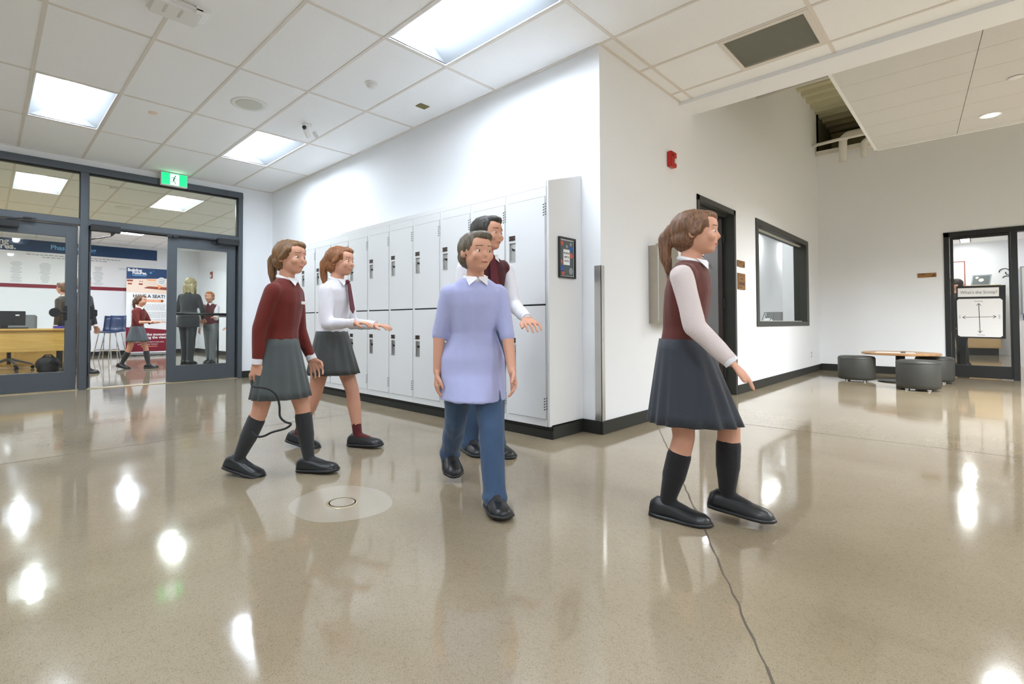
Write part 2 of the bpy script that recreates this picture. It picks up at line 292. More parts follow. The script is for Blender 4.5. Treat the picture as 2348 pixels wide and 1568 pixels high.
# ------------------------------------------------------------------ ceiling lights
def troffer(x0, y0, x1, y1, label, group, z=CH, lens='lens'):
    t = thing('ceiling_light', label, 'ceiling light', ((x0+x1)/2, (y0+y1)/2, z), group=group)
    x0 += .013; x1 -= .013; y0 += .013; y1 -= .013; yc = (y0+y1)/2; h = .11
    b = MB()
    b.box(x0, y0, z-.003, x1, y0+.012, z+.01).box(x0, y1-.012, z-.003, x1, y1, z+.01).box(x0, y0+.012, z-.003, x0+.012, y1-.012, z+.01).box(x1-.012, y0+.012, z-.003, x1, y1-.012, z+.01)
    obj('frame', b, M['white'], t)
    b = MB(); n = 8                                            # curved reflector wings
    for sgn, ye in ((1, y0+.012), (-1, y1-.012)):
        P = [(ye+sgn*(k/n)*.215, z+.002+h*math.sin(PI/2*k/n)) for k in range(n+1)]
        vs = [(x0+.012, y, zz) for y, zz in P]+[(x1-.012, y, zz) for y, zz in P]
        b.add(vs, [(k, k+1, n+2+k, n+1+k) for k in range(n)])
    b.box(x0+.012, y0+.01, z+h, x1-.012, y1-.01, z+h+.01).box(x0, y0+.012, z+.002, x0+.012, y1-.012, z+h).box(x1-.012, y0+.012, z+.002, x1, y1-.012, z+h)
    obj('reflector', b, M['refl'], t, smooth=False)
    prof = [(-.075, h-.005), (-.068, .06), (-.045, .038), (0, .03), (.045, .038), (.068, .06), (.075, h-.005)]
    b = MB(); vs = [(x, yc+a, z+c) for x in (x0+.02, x1-.02) for a, c in prof]; k = len(prof)
    b.add(vs, [(i, i+1, k+i+1, k+i) for i in range(k-1)]+[tuple(range(k)), tuple(range(2*k-1, k-1, -1)), (0, k, 2*k-1, k-1)])
    obj('lens', b, M[lens], t, smooth=False)
    return t
for k, (p, l) in enumerate(hall_lights):
    i, j = cell(*p); troffer(XL[i], YL[j], XL[i+1], YL[j+1], l or 'lit ceiling light of the hall outside the photo', 'recessed ceiling lights of the hall')
for k, (p, l) in enumerate(back_lights):
    i, j = cell(*p); troffer(XL[i], YL[j], XL[i+1], YL[j+1], l or 'lit ceiling light deeper in the front room', 'recessed ceiling lights of the front room', lens='lens_b')
# office and classroom ceilings with their lights
struct('ceiling_office', MB().box(-1.75, 1.35, 2.92, -.15, 14, 3.0).box(-.15, FY+.15, 2.92, 1.0, 14, 3.0), M['ceil'])
struct('ceiling_classroom', MB().box(1.0, FY+.15, 2.92, 3.9, 15.65, 3.0), M['ceil'])
def panel(x0, y0, x1, y1, z, label, group):
    t = thing('ceiling_light', label, 'ceiling light', ((x0+x1)/2, (y0+y1)/2, z), group=group)
    obj('frame', MB().box(x0-.02, y0-.02, z-.02, x1+.02, y0, z).box(x0-.02, y1, z-.02, x1+.02, y1+.02, z).box(x0-.02, y0, z-.02, x0, y1, z).box(x1, y0, z-.02, x1+.02, y1, z), M['refl'], t)
    obj('lens', MB().box(x0, y0, z-.012, x1, y1, z-.002), M['lens2'], t)
M['lens2'] = mat('panel_lens', (250, 251, 255), .5, emit=15)
for y in (3.2, 5.6, 8.6, 11.4): panel(-1.45, y, -1.25, y+1.2, 2.92, 'flat ceiling light panel in the office', 'office light panels')
for y in (8.0, 10.2, 13.4): panel(1.62, y, 1.78, y+1.7, 2.92, 'flat ceiling light panel in the classroom', 'classroom light panels')
# ------------------------------------------------------------------ ceiling cloud
b = MB(); cx = [1.12, 1.98, 3.24, 4.46, 5.68, 6.9, 8.12, 8.9]; cyl = [1.75, 2.12, 2.55, 2.98, 3.42, 3.86, 4.30, 4.41]
for i in range(7):
    for j in range(7):
        xa, xb = cx[i]+.002, cx[i+1]-.002; k0, k1 = (.12-.083*(cyl[j]-2)*.9-.12, .12-.083*(cyl[j+1]-2)*.9-.12)
        b.fpoly(Fr((0, 0, 2.895), (1, 0, 0), (0, 1, 0)), [(xa+(k0 if i else 0), cyl[j]+.002), (xb+k0*(i < 6), cyl[j]+.002), (xb+k1*(i < 6), cyl[j+1]-.002), (xa+(k1 if i else 0), cyl[j+1]-.002)], 0, .045)
cl = struct('ceiling_cloud', b, mat('cloud_tile', (206, 205, 202), .9, noise_amt=.03, nscale=60, bump=.25, bscale=220))
obj('edge_band', MB().box(1.10, 1.75, 2.89, 1.125, 4.43, 3.02).box(1.10, 4.405, 2.89, 8.9, 4.43, 3.02).box(1.1, 1.75, 2.935, 8.9, 4.42, 2.96), M['white'], cl)
t = thing('downlight', 'small round lit downlight in the lower ceiling at the right', 'ceiling light', (2.05, 3.92, 2.89), group='downlights of the lower ceiling')
obj('trim_ring', MB().lathe([(.062, 0), (.08, 0), (.082, .006), (.06, .006)], (2.05, 3.92, 2.888), 32), M['white'], t)
obj('lens', MB().lathe([(.058, .0), (.058, .006)], (2.05, 3.92, 2.886), 32), M['lens_d'] if 'lens_d' in M else M.setdefault('lens_d', mat('downlight_lens', (255, 250, 240), .5, emit=30)), t)
ld = bpy.data.lights.new('downlight_lamp', 'SPOT'); ld.energy = 135; ld.spot_size = 2.75; ld.spot_blend = .8; ld.shadow_soft_size = .08; ld.color = (.93, .97, 1)
lo = bpy.data.objects.new('lamp_light', ld); sc.collection.objects.link(lo); lo.parent = t; lo.location = (0, 0, -.03)
for x, y in ((4.4, 3.92), (6.8, 3.92), (4.4, 2.4), (6.8, 2.4), (3.2, 3.92), (5.6, 3.92)):
    c = []
    for s in [t]+list(t.children):
        d = s.copy(); sc.collection.objects.link(d); c.append(d)
    for d in c[1:]: d.parent = c[0]
    c[0].location = (x, y, 2.89); c[0]['label'] = 'small round lit downlight of the lower ceiling outside the photo'
# round speaker line in the cloud
tag(obj('ceiling_sensor', MB().lathe([(.045, 0), (.05, -.004), (.03, -.012), (.001, -.013)], (2.19, 2.95, 2.893), 28), M['white'], smooth=True), 'small white disc sensor in the lower ceiling above the downlight', 'sensor')
# ------------------------------------------------------------------ pipes in the open bay
def pipe(name, pts, r, label, group='pipes in the open ceiling bay', mt='pipe'):
    return tag(obj(name, MB().tube(pts, r, 16), M[mt], smooth=True), label, 'pipe', group)
def bend(a, b, c, r, n=7):
    a, b, c = Vector(a), Vector(b), Vector(c); p = b+(a-b).normalized()*r; q = b+(c-b).normalized()*r
    return [a]+[(p*(1-t)**2+b*2*t*(1-t)+q*t*t) for t in [i/n for i in range(n+1)]]+[c]
pipe('conduit_pipe', bend((.40, 7.03, 3.52), (.40, 7.03, 3.95), (3.5, 7.03, 3.95), .12), .058, 'larger white pipe turning down into the far wall, left one of two')
pipe('conduit_pipe', bend((.66, 7.10, 3.55), (.66, 7.10, 3.82), (3.5, 7.10, 3.82), .09), .045, 'white pipe turning down into the far wall, right one of two')
pipe('conduit_pipe', [(.001, 6.88, 3.84), (.40, 6.88, 3.86), (3.5, 6.89, 3.86)], .026, 'thin pipe running level along the top of the far wall')
pipe('conduit_pipe', [(.001, 3.84, 3.73), (.9, 3.84, 3.73), (5, 3.84, 3.73)], .028, 'thin pale pipe crossing the open bay beside the soffit')
pipe('beam_pipe', [(.001, 4.25, 4.36), (5, 4.25, 4.36)], .045, 'pipe under the ribbed deck above the open bay')
tag(obj('steel_beam', MB().box(.002, 8.45, 3.82, 9, 8.58, 3.86).box(.002, 8.45, 4.42, 9, 8.58, 4.46).box(.002, 8.5, 3.86, 9, 8.53, 4.42), M['deck']), 'steel beam behind the pipes at the back of the open bay', 'beam')
# ------------------------------------------------------------------ baseboards
B = M['base']
struct('baseboard_corridor', MB().box(0, -.012, 0, .014, 1.83, .097).box(0, 2.94, 0, .014, FY, .105), B, bevel=.003)
struct('baseboard_far', MB().box(.014, FY-.014, 0, 1.575, FY, .115), B, bevel=.003)
struct('baseboard_lockers', MB().box(-.161, -.014, 0, 0, 0, .097).box(EX, -.014, 0, -4.0, 0, .10), B, bevel=.003)
struct('baseboard_end', MB().box(EX, -.466, 0, EX+.014, -.014, .10), B, bevel=.003)
struct('baseboard_back_room', MB().box(-13.9, -8, 0, -13.885, 1.2, .11).box(-13.9, 1.185, 0, EX-.15, 1.2, .11), B)
# ------------------------------------------------------------------ storefront on the end wall
fr = M['frame']; X1 = EX+.03; X0 = EX-.12
def fb(y0, z0, y1, z1, x0=X0, x1=X1): return MB().box(x0, y0, z0, x1, y1, z1)
b = MB().box(X0, -5.6, 2.74, X1, -.466, 2.83).box(X0, -.532, 0, X1, -.466, 2.74).box(X0, -2.459, 0, X1, -2.372, 2.74).box(X0, -4.37, 0, X1, -4.28, 2.74).box(X0, -5.6, 0, X1, -5.51, 2.74)
b.box(X0, -2.372, 2.07, X1, -.532, 2.15).box(X0, -4.28, 2.07, X1, -2.459, 2.15).box(X0, -5.51, 2.07, X1, -4.37, 2.15).box(X0, -5.51, 0, X1, -4.37, .2)
st = struct('trim_storefront', b, fr, bevel=.004)
for (a, c) in ((-2.372, -.532), (-4.28, -2.459), (-5.51, -4.37)):
    obj('transom_glass', MB().box(EX-.05, a, 2.15, EX-.044, c, 2.74), M['tglass'], st)
    obj('glass_stop', MB().box(EX-.06, a, 2.735, EX+.012, c, 2.74).box(EX-.06, a, 2.15, EX+.012, a+.006, 2.74).box(EX-.06, c-.006, 2.15, EX+.012, c, 2.74).box(EX-.06, a, 2.15, EX+.012, c, 2.156), M['gap'], st)
obj('glass_panel', MB().box(EX-.05, -5.51, .2, EX-.044, -4.37, 2.07), M['glass'], st)
obj('door_stop', MB().box(EX-.08, -2.372, 2.05, EX-.03, -.532, 2.07).box(EX-.08, -2.372, 0, EX-.03, -2.355, 2.07).box(EX-.08, -.55, 0, EX-.03, -.532, 2.07), M['gap'], st)
def leaf(name, hinge, width, sgn, ang, label, bar=True, hingex=EX-.02):
    """glazed leaf, local x along the leaf from the hinge, y thickness, built upright and turned about its hinge"""
    t = thing(name, label, None, (hingex, hinge, 0), 0, kind='structure'); t.rotation_euler = (0, 0, ang)
    s = sgn; z0, z1 = .012, 2.055
    def bx(u0, w0, u1, w1, y0=-.022, y1=.022): return MB().box(u0, y0, w0, u1, y1, w1)
    b = MB().box(0, -.022, z0, .115, .022, z1).box(width-.115, -.022, z0, width, .022, z1).box(.115, -.022, z0, width-.115, .022, .235).box(.115, -.022, 1.905, width-.115, .022, z1)
    obj('leaf_frame', b, fr, t, local=True, bevel=.003)
    obj('glass', bx(.115, .235, width-.115, 1.905, -.003, .003), M['glass'], t, local=True)
    obj('hinge', MB().tube([(0, 0, .15), (0, 0, .32)], .012).tube([(0, 0, 1.75), (0, 0, 1.92)], .012), M['blk'], t, local=True)
    if bar:
        b = MB().tube([(.06, s*.075, .965), (width-.10, s*.075, .965)], .019, 16)
        o = obj('push_bar', b, M['blk'], t, local=True, smooth=True)
        obj('end_bracket', MB().box(.03, s*.022, .92, .09, s*.10, 1.01), M['blk'], t, local=True, bevel=.008)
        obj('latch_case', MB().box(width-.125, s*.022, .885, width-.06, s*.10, 1.08), M['blk'], t, local=True, bevel=.012)
    return t
# right leaf shut (hinged at the right jamb), left leaf swung wide into the front room, next pair shut
d1 = leaf('door_1', -.555, .915, -1, math.radians(-90-0), 'closed right leaf of the double glass door with black push bar', hingex=EX-.045)
d1.rotation_euler = (0, 0, -PI/2)
for c in list(d1.children): pass
d2 = leaf('door_2', -2.35, .915, -1, PI-.05, 'left leaf of the double glass door swung open into the front room', hingex=EX-.10)
d3 = leaf('door_3', -3.395, .92, 1, PI/2, 'glass door with grey frame at the far left', bar=False, hingex=EX-.045)
d4 = leaf('door_4', -4.27, .86, 1, PI/2, 'next glass door beyond the left edge of the photo', bar=False, hingex=EX-.045)
obj('pull_handle', MB().box(.785, -.03, .87, .825, -.022, 1.05).tube([(.80, -.02, .965), (.80, -.09, .965), (.70, -.095, .965)], .011).tube([(.70, -.06, .965), (.70, -.11, .965)], .055, 20), M['blk'], d3, local=True, label='black round pull handle', smooth=False)
# closers on the hall side of the header
def closer(y0, y1, arm, nm='door_closer'):
    t = obj(nm, MB().box(X1, y0, 2.0, X1+.075, y1, 2.085), M['blk'], st, bevel=.008)
    return t
c1 = closer(-2.36, -2.04, 1); c2 = closer(-.85, -.54, -1)
obj('closer_arm', MB().tube([(X1+.03, -2.10, 2.0), (X1+.02, -2.14, 1.96), (EX-.35, -2.30, 1.95)], .007).tube([(X1+.03, -2.13, 1.965), (X1+.03, -2.13, 2.0)], .014), M['blk'], st)
obj('closer_track', MB().box(X1-.01, -2.04, 2.052, X1+.018, -.86, 2.075).box(X1, -1.50, 2.03, X1+.03, -1.44, 2.06).box(X1, -1.42, 2.03, X1+.03, -1.36, 2.06), M['blk'], st, bevel=.003)
obj('closer_arm', MB().tube([(X1+.03, -.80, 2.0), (X1+.03, -.86, 1.985), (X1+.03, -.93, 2.0)], .009), M['blk'], st)
c3 = obj('door_closer', MB().box(X1-.02, -3.35, 1.955, X1+.05, -3.03, 2.035), M['blk'], st, bevel=.008)
obj('closer_arm', MB().tube([(X1+.03, -3.15, 2.04), (X1+.03, -2.95, 2.075), (X1+.02, -2.90, 2.075)], .008).box(X1-.005, -3.0, 2.055, X1+.03, -2.88, 2.09), M['blk'], st)
obj('threshold', MB().box(EX-.10, -4.28, 0, EX+.03, -2.459, .010).box(EX-.10, -2.372, 0, EX+.03, -.532, .006), M['brass'], st)
# exit sign
FS = Fr((EX+.05, -1.43, 2.76), (0, 1, 0), (0, 0, 1))
es = thing('exit_sign', 'glowing green exit sign with a running figure above the glass doors', 'exit sign', (EX+.1, -1.43, 2.71))
FS = Fr((EX+.115, 0, 0), (0, 1, 0), (0, 0, 1)); y0, y1, z0, z1 = -1.585, -1.275, 2.745, 2.905
obj('housing', MB().box(EX+.05, y0, z0, EX+.113, y1, z1).box(EX+.05, y0-.008, z0-.008, EX+.118, y0, z1+.004).box(EX+.05, y1, z0-.008, EX+.118, y1+.008, z1+.004).box(EX+.05, y0, z0-.010, EX+.118, y1, z0).box(EX+.05, y0, z1, EX+.118, y1, z1+.004).box(EX+.06, -1.50, 2.905, EX+.10, -1.36, 2.918).box(EX, -1.47, 2.80, EX+.05, -1.39, 2.86), M['white'], es)
obj('lit_panel', MB().fbox(FS, y0, z0, 0, y1, z1, .002), M['green_e'], es)
obj('doorway_panel', MB().fbox(FS, -1.482, z0+.004, .002, -1.372, z1-.008, .003), M['white_e'], es)
b = MB(); g = lambda y, z: (-1.43+y, 2.823+z)
def gl(p, q, w_): b.fbar(FS, *g(*p), *g(*q), w_, .003, .004)
b.fdisc(FS, *g(.010, .048), .011, .003, .004)
for p, q, w_ in (((.004, .034), (-.012, -.006), .020), ((.0, .032), (-.026, .030), .008), ((-.026, .032), (-.040, .016), .008), ((.008, .028), (.028, .004), .008), ((.028, .004), (.048, .004), .008), ((-.014, -.004), (-.016, -.032), .010), ((-.016, -.032), (-.046, -.028), .009), ((-.008, -.006), (.018, -.062), .011)): gl(p, q, w_)
obj('running_figure', b, M['green_d'], es)
# ------------------------------------------------------------------ lockers
LF = -.424; LX = -.182; PIT = .381
b0 = MB(); FB = Fr((0, 0, 0), (0, 1, 0), (0, 0, 1))
def locker_unit(label, mirror=False):
    x1 = LX; x0 = LX-PIT
    t = thing('locker', label, 'locker', ((x0+x1)/2, LF/2, .09), group='tall white two-tier lockers in the bank')
    dx0, dx1 = x0+.024, x1-.010
    b = MB().box(x0+.001, LF+.02, .10, x1-.001, -.002, 1.73)
    b.box(x0+.001, LF, .09, x1-.001, LF+.02, .140).box(x0+.001, LF, 1.735, x1-.001, LF+.02, 1.80).box(x0+.001, LF, .140, dx0-.003, LF+.02, 1.735).box(dx1+.003, LF, .140, x1-.001, LF+.02, 1.735)
    obj('body', b, M['locker'], t)
    FL = Fr((0, LF-.004, 0), (1, 0, 0), (0, 0, 1))             # normal is -Y
    for z0, z1, hp in ((.143, .950, .52), (.962, 1.732, 1.29)):
        b = MB()
        hz0, hz1 = hp, hp+.14; hx0, hx1 = dx0+.012, dx0+.075; Y0, Y1 = LF-.004, LF+.016
        b.box(dx0, Y0, z0, hx0, Y1, z1).box(hx1, Y0, z0, dx1, Y1, z1).box(hx0, Y0, z0, hx1, Y1, hz0).box(hx0, Y0, hz1, hx1, Y1, z1)
        d = obj('door', b, M['locker'], t)
        b = MB().box(hx0, Y1-.001, hz0, hx1, Y1+.002, hz1).box(hx0, Y0+.002, hz0, hx0+.003, Y1, hz1).box(hx1-.003, Y0+.002, hz0, hx1, Y1, hz1).box(hx0, Y0-.002, hz0-.004, hx1, Y1, hz0+.003)
        obj('recessed_handle', b, M['steel'], d)
        cxx = (hx0+hx1)/2
        obj('latch', MB().tube([(cxx, Y1, hz0+.09), (cxx, Y0+.003, hz0+.09)], .008, 12).fbar(FL, cxx-.006, hz0+.10, cxx+.012, hz0+.078, .007, -.006, -.002), M['blk'], d)
        obj('number_plate', MB().fbox(FL, hx0+.001, hz1+.018, 0, hx1-.003, hz1+.054, .003), M['plate'], d)
        for rx in (hx0+.007, hx1-.009): obj('rivet', MB().fdisc(FL, rx, hz1+.036, .003, .003, .0045, 8), M['steel'], d)
        b = MB(); lz = z1-.14 if z0 > .5 else z0+.06
        for k in range(5):
            zz = lz+k*.019
            b.fpoly(FL, [(dx1-.016, zz), (dx1-.004, zz+.006), (dx1-.004, zz+.013), (dx1-.016, zz+.007)], 0, .001)
        obj('louvre', b, M['gap'], d)
    for lz in (1.732-.14, .203):
        b = MB()
        for k in range(5): b.fpoly(Fr((0, LF, 0), (1, 0, 0), (0, 0, 1)), [(dx1+.0035, lz+k*.019+.01), (dx1+.009, lz+k*.019+.006), (dx1+.009, lz+k*.019+.013), (dx1+.0035, lz+k*.019+.017)], 0, .001)
        obj('frame_vent', b, M['gap'], t)
    obj('door_gap', MB().box(dx0, LF-.001, .951, dx1, LF+.018, .961).box(dx0-.0025, LF+.001, .141, dx0-.0003, LF+.019, 1.734).box(dx1+.0003, LF+.001, .141, dx1+.0025, LF+.019, 1.734).box(dx0, LF+.001, 1.7323, dx1, LF+.019, 1.7347).box(dx0, LF+.001, .1403, dx1, LF+.019, .1427), M['gap'], t)
    return t
ords = ['nearest the corner with the framed notice', 'second from the framed notice', 'third from the framed notice', 'fourth from the framed notice', 'fifth from the framed notice, at the middle of the bank', 'sixth from the framed notice', 'seventh from the framed notice', 'eighth from the framed notice', 'last but one at the far left', 'last at the far left end of the bank']
def tree_copy(o, par=None):
    c = o.copy(); sc.collection.objects.link(c)
    if par is not None: c.parent = par
    for ch in list(o.children): tree_copy(ch, c)
    return c
L0 = locker_unit('white two-tier locker column '+ords[0])
for k in range(1, 10):
    c = tree_copy(L0); c.location.x -= PIT*k; c['label'] = 'white two-tier locker column '+ords[k]
# end panels, sloping hood, plinth
FSd = Fr((0, 0, 0), (0, 1, 0), (0, 0, 1))
hood = thing('locker_hood', 'sloping white metal hood along the top of the locker bank', 'locker top', (-2.08, -.2, 1.80))
XR = -.161; XLft = LX-PIT*10-.012
obj('slope_panel', MB().fpoly(Fr((XLft, 0, 0), (0, 1, 0), (0, 0, 1)), [(LF, 1.80), (LF, 1.842), (-.002, 1.962), (-.002, 1.95), (LF+.02, 1.832), (LF+.02, 1.80)], 0, XR-.02-XLft), M['locker'], hood, bevel=.002)
ep = tag(obj('locker_end_panel', MB().fpoly(Fr((XR-.019, 0, 0), (0, 1, 0), (0, 0, 1)), [(LF, .09), (LF, 1.842), (-.001, 1.962), (-.001, .097), (LF+.03, .097), (LF+.03, .09)], 0, .019), M['locker'], bevel=.003), 'white side panel closing the near end of the locker bank', 'locker panel')
tag(obj('locker_end_panel', MB().fpoly(Fr((XLft, 0, 0), (0, 1, 0), (0, 0, 1)), [(LF, .09), (LF, 1.80), (-.001, 1.80), (-.001, .09)], 0, .011), M['locker']), 'white side panel at the far end of the locker bank', 'locker panel')
struct('baseboard_locker_plinth', MB().box(XLft+.01, LF+.028, 0, XR+.003, 0, .0885).box(XLft+.01, LF+.018, 0, XR+.008, LF+.028, .06).box(XR+.003, LF+.028, 0, XR+.009, -.015, .088), B, bevel=.002)
# framed notice on the end panel
FN = Fr((XR, -.209, 1.305), (0, 1, 0), (0, 0, 1)); nt = thing('framed_notice', 'small framed colourful notice on the side of the lockers', 'framed notice', (XR+.01, -.21, 1.15))
hw, hh_ = .105, .150
obj('frame', MB().fbox(FN, -hw, -hh_, 0, -hw+.013, hh_, .016).fbox(FN, hw-.013, -hh_, 0, hw, hh_, .016).fbox(FN, -hw+.013, -hh_, 0, hw-.013, -hh_+.013, .016).fbox(FN, -hw+.013, hh_-.013, 0, hw-.013, hh_, .016), M['blk'], nt)
obj('backing_paper', MB().fbox(FN, -hw+.013, -hh_+.013, .001, hw-.013, hh_-.013, .004), M['paper'], nt)
pr_ = obj('print', MB().fbox(FN, -hw+.020, -hh_+.018, .004, hw-.020, hh_-.022, .005), M['slate'], nt)
for nm, mt, shp in (('coral_shape', 'redp', [(-.065, .105, .018), (.06, .02, .02), (-.075, -.03, .014), (-.05, -.112, .016)]), ('blue_shape', 'bluep', [(-.062, -.08, .024), (.06, .07, .02)]), ('grey_shape', 'grey_p', [(.055, -.095, .026), (.055, .105, .014), (0, .085, .012)])):
    b = MB()
    for a, c, r in shp: b.fdisc(FN, a*.95, c, r, .005, .0056, 14)
    obj(nm, b, M[mt], pr_)
obj('title_card', MB().fbox(FN, -.045, -.052, .005, .035, .062, .0066), M['paper'], nt)
for k, s in enumerate(('WE ARE SO', 'HAPPY TO', 'SEE YOU')): text('lettering', s, .019, FN, -.005, .034-.029*k, M['grey_p'] if False else M['slate'], nt, c=.0072, sx=.72)
# ------------------------------------------------------------------ corner guard, K wall fixtures
tag(obj('corner_guard', MB().box(-.052, -.004, .099, .004, 0.0, 1.255).box(0, -.004, .099, .004, .045, 1.255), M['steel']), 'stainless steel corner guard on the wall corner right of the lockers', 'corner guard')
fc = thing('extinguisher_cabinet', 'stainless steel fire extinguisher cabinet with a narrow window', 'cabinet', (.03, 1.0, .82))
FK = Fr((0, 0, 0), (0, 1, 0), (0, 0, 1)); cy0, cy1, cz0, cz1 = .76, 1.16, .812, 1.492
wy0, wy1, wz0, wz1 = .915, 1.03, .90, 1.39
obj('body', MB().box(0, cy0+.01, cz0+.01, .07, cy0+.02, cz1-.01).box(0, cy1-.02, cz0+.01, .07, cy1-.01, cz1-.01).box(0, cy0+.02, cz0+.01, .07, cy1-.02, cz0+.02).box(0, cy0+.02, cz1-.02, .07, cy1-.02, cz1-.01).box(0, cy0+.02, cz0+.02, .003, cy1-.02, cz1-.02), M['steel2'], fc)
b = MB().box(.07, cy0, cz0, .09, wy0, cz1).box(.07, wy1, cz0, .09, cy1, cz1).box(.07, wy0, cz0, .09, wy1, wz0).box(.07, wy0, wz1, .09, wy1, cz1)
dd = obj('door', b, M['steel2'], fc)
obj('window', MB().box(.078, wy0, wz0, .082, wy1, wz1), M['glass'], dd)
obj('latch', MB().box(.09, cy1-.07, 1.15, .097, cy1-.035, 1.19), M['blk'], dd)
obj('hinge', MB().tube([(.088, cy0+.002, cz0+.03), (.088, cy0+.002, cz1-.03)], .004), M['steel'], dd)
ext = thing('fire_extinguisher', 'red fire extinguisher inside the steel wall cabinet', 'fire extinguisher', (.035, .975, .835))
obj('cylinder', MB().lathe([(.001, 0), (.03, 0), (.032, .01), (.032, .36), (.02, .40), (.012, .41)], (.037, .985, .833), 20), M['red'], ext, smooth=True)
obj('valve', MB().tube([(.037, .985, 1.24), (.037, .985, 1.28)], .012).box(.03, .965, 1.28, .045, 1.02, 1.295), M['blk'], ext)
obj('hose', MB().tube([(.037, .97, 1.27), (.045, .945, 1.2), (.05, .945, 1.0), (.05, .95, .93)], .007), M['blk'], ext)
ps = thing('fire_alarm_strobe', 'small red fire alarm box with clear strobe high on the white wall', 'fire alarm', (.02, 1.21, 2.24))
obj('housing', MB().box(0, 1.155, 2.245, .045, 1.265, 2.385), M['red'], ps, bevel=.006)
obj('strobe_lens', MB().box(.045, 1.20, 2.275, .062, 1.245, 2.32), M['white'], ps, bevel=.006)
obj('sounder_grille', MB().fdisc(Fr((.045, 0, 0), (0, 1, 0), (0, 0, 1)), 1.185, 2.35, .015, 0, .002), M['blk'], ps)
# plaques
def plaque(F, a0, b0, a1, b1, label, lines, mt='sign', tri=False, nm='wall_sign'):
    t = thing(nm, label, 'sign', F.p((a0+a1)/2, b0, .01))
    obj('plate', MB().fbox(F, a0, b0, 0, a1, b1, .012), M[mt], t, bevel=.002)
    b = MB()
    for (x0, y0, x1, y1) in lines: b.fbox(F, x0, y0, .012, x1, y1, .0132)
    obj('raised_marks', b, M['signd'], t)
    if tri: obj('emblem', MB().fpoly(F, tri, .012, .0135), M['signd'], t)
    return t
plaque(FK, 2.995, 1.405-.0+.075, 3.245, 1.555, 'small bronze room number sign beside the dark door, upper of two', [(3.05, 1.525, 3.12, 1.54)], mt='sign', tri=[(3.16, 1.49), (3.23, 1.49), (3.23, 1.53)])
plaque(FK, 3.0, 1.215, 3.255, 1.405, 'taller bronze sign beside the dark door, lower of two', [(3.03, 1.375, 3.2, 1.383), (3.08, 1.335, 3.17, 1.345), (3.03, 1.265, 3.22, 1.30), (3.03, 1.235, 3.12, 1.245)], mt='sign')
plaque(FF, 1.275, 1.52, 1.49, 1.587, 'bronze room sign on the far wall left of the black glass door', [(1.295, 1.562, 1.315, 1.577), (1.32, 1.562, 1.36, 1.577)], tri=[(1.43, 1.535), (1.475, 1.535), (1.475, 1.57)])
ot = thing('wall_outlet', 'small white electrical outlet low on the corridor wall', 'outlet', (.005, 6.57, .25))
obj('cover_plate', MB().box(0, 6.53, .24, .006, 6.60, .355), M['white'], ot, bevel=.002); obj('socket', MB().box(.006, 6.55, .255, .009, 6.58, .285).box(.006, 6.55, .31, .009, 6.58, .34), M['grey_p'], ot)
# ------------------------------------------------------------------ dark door and window in the corridor wall
DF = M['dframe']
t = thing('door_5', 'espresso brown door standing open into the office in a dark frame', None, (0, 2.4, 0), kind='structure')
b = MB().box(-.165, 1.83, 0, .012, 1.885, 2.115).box(-.165, 2.885, 0, .012, 2.945, 2.115).box(-.165, 1.83, 2.06, .012, 2.945, 2.115).box(-.10, 1.885, 2.04, -.06, 2.885, 2.06).box(-.10, 1.885, 0, -.06, 1.90, 2.04)
obj('door_frame', b, DF, t, bevel=.003)
FL2 = Fr((-.105, 2.835, 0), (-.49, .87, 0), (0, 0, 1))
lf = obj('door_leaf', MB().fbox(FL2, 0, .012, -.045, .93, 2.045, 0), M['ddoor'], t, bevel=.003)
obj('kick_plate', MB().fbox(FL2, .02, .03, 0, .91, .2, .003), M['dframe'], lf)
obj('lever_handle', MB().tube([FL2.p(.86, .95, 0), FL2.p(.86, .95, .06), FL2.p(.75, .95, .06)], .010), M['steel'], lf)
for z in (.2, 1.0, 1.75): obj('hinge', MB().tube([(-.095, 2.845, z), (-.095, 2.845, z+.1)], .009), M['blk'], lf)
t = thing('window_1', 'wide interior window with a dark frame in the corridor wall', None, (0, 5, .785), kind='structure')
b = MB().box(-.165, 3.70, .775, .012, 6.43, .84).box(-.165, 3.70, 2.07, .012, 6.43, 2.15).box(-.165, 3.70, .84, .012, 3.80, 2.07).box(-.165, 6.28, .84, .012, 6.43, 2.07)
obj('window_frame', b, DF, t, bevel=.003)
obj('pane', MB().box(-.085, 3.80, .84, -.079, 6.28, 2.07), M['glass'], t)
obj('glazing_stop', MB().box(-.10, 3.80, 2.055, -.06, 6.28, 2.07).box(-.10, 3.80, .84, -.06, 6.28, .852), M['grille'], t)
# office contents
ct = thing('counter', 'white office cabinet run with a dark worktop seen through the open door', 'cabinet', (-1.3, 6.5, 0))
obj('cabinet_body', MB().box(-1.6, 5.4, .08, -1.12, 7.4, .91), M['white'], ct); obj('toe_kick', MB().box(-1.6, 5.42, 0, -1.17, 7.38, .08), M['base'], ct)
obj('worktop', MB().box(-1.6, 5.38, .91, -1.08, 7.42, .95), M['kraft'], ct); b = MB()
for k in range(4): obj('cabinet_door', MB().box(-1.12, 5.42+k*.5, .1, -1.105, 5.89+k*.5, .9), M['white'], ct)
tag(obj('notice_board', MB().box(-1.6, 5.2, 1.10, -1.575, 7.4, 1.80), M['blueboard']), 'deep blue pin board above the office cabinets', 'board')
tag(obj('display_ledge', MB().box(-1.6, 5.2, 1.80, -1.54, 7.4, 1.83), M['white']), 'white ledge along the top of the blue pin board', 'shelf')
tag(obj('pinned_note', MB().fpoly(Fr((-1.575, 0, 0), (0, 1, 0), (0, 0, 1)), [(6.40, 1.60), (6.50, 1.63), (6.54, 1.72), (6.44, 1.70)], 0, .003), M['paper']), 'white note pinned on the blue board', 'note')
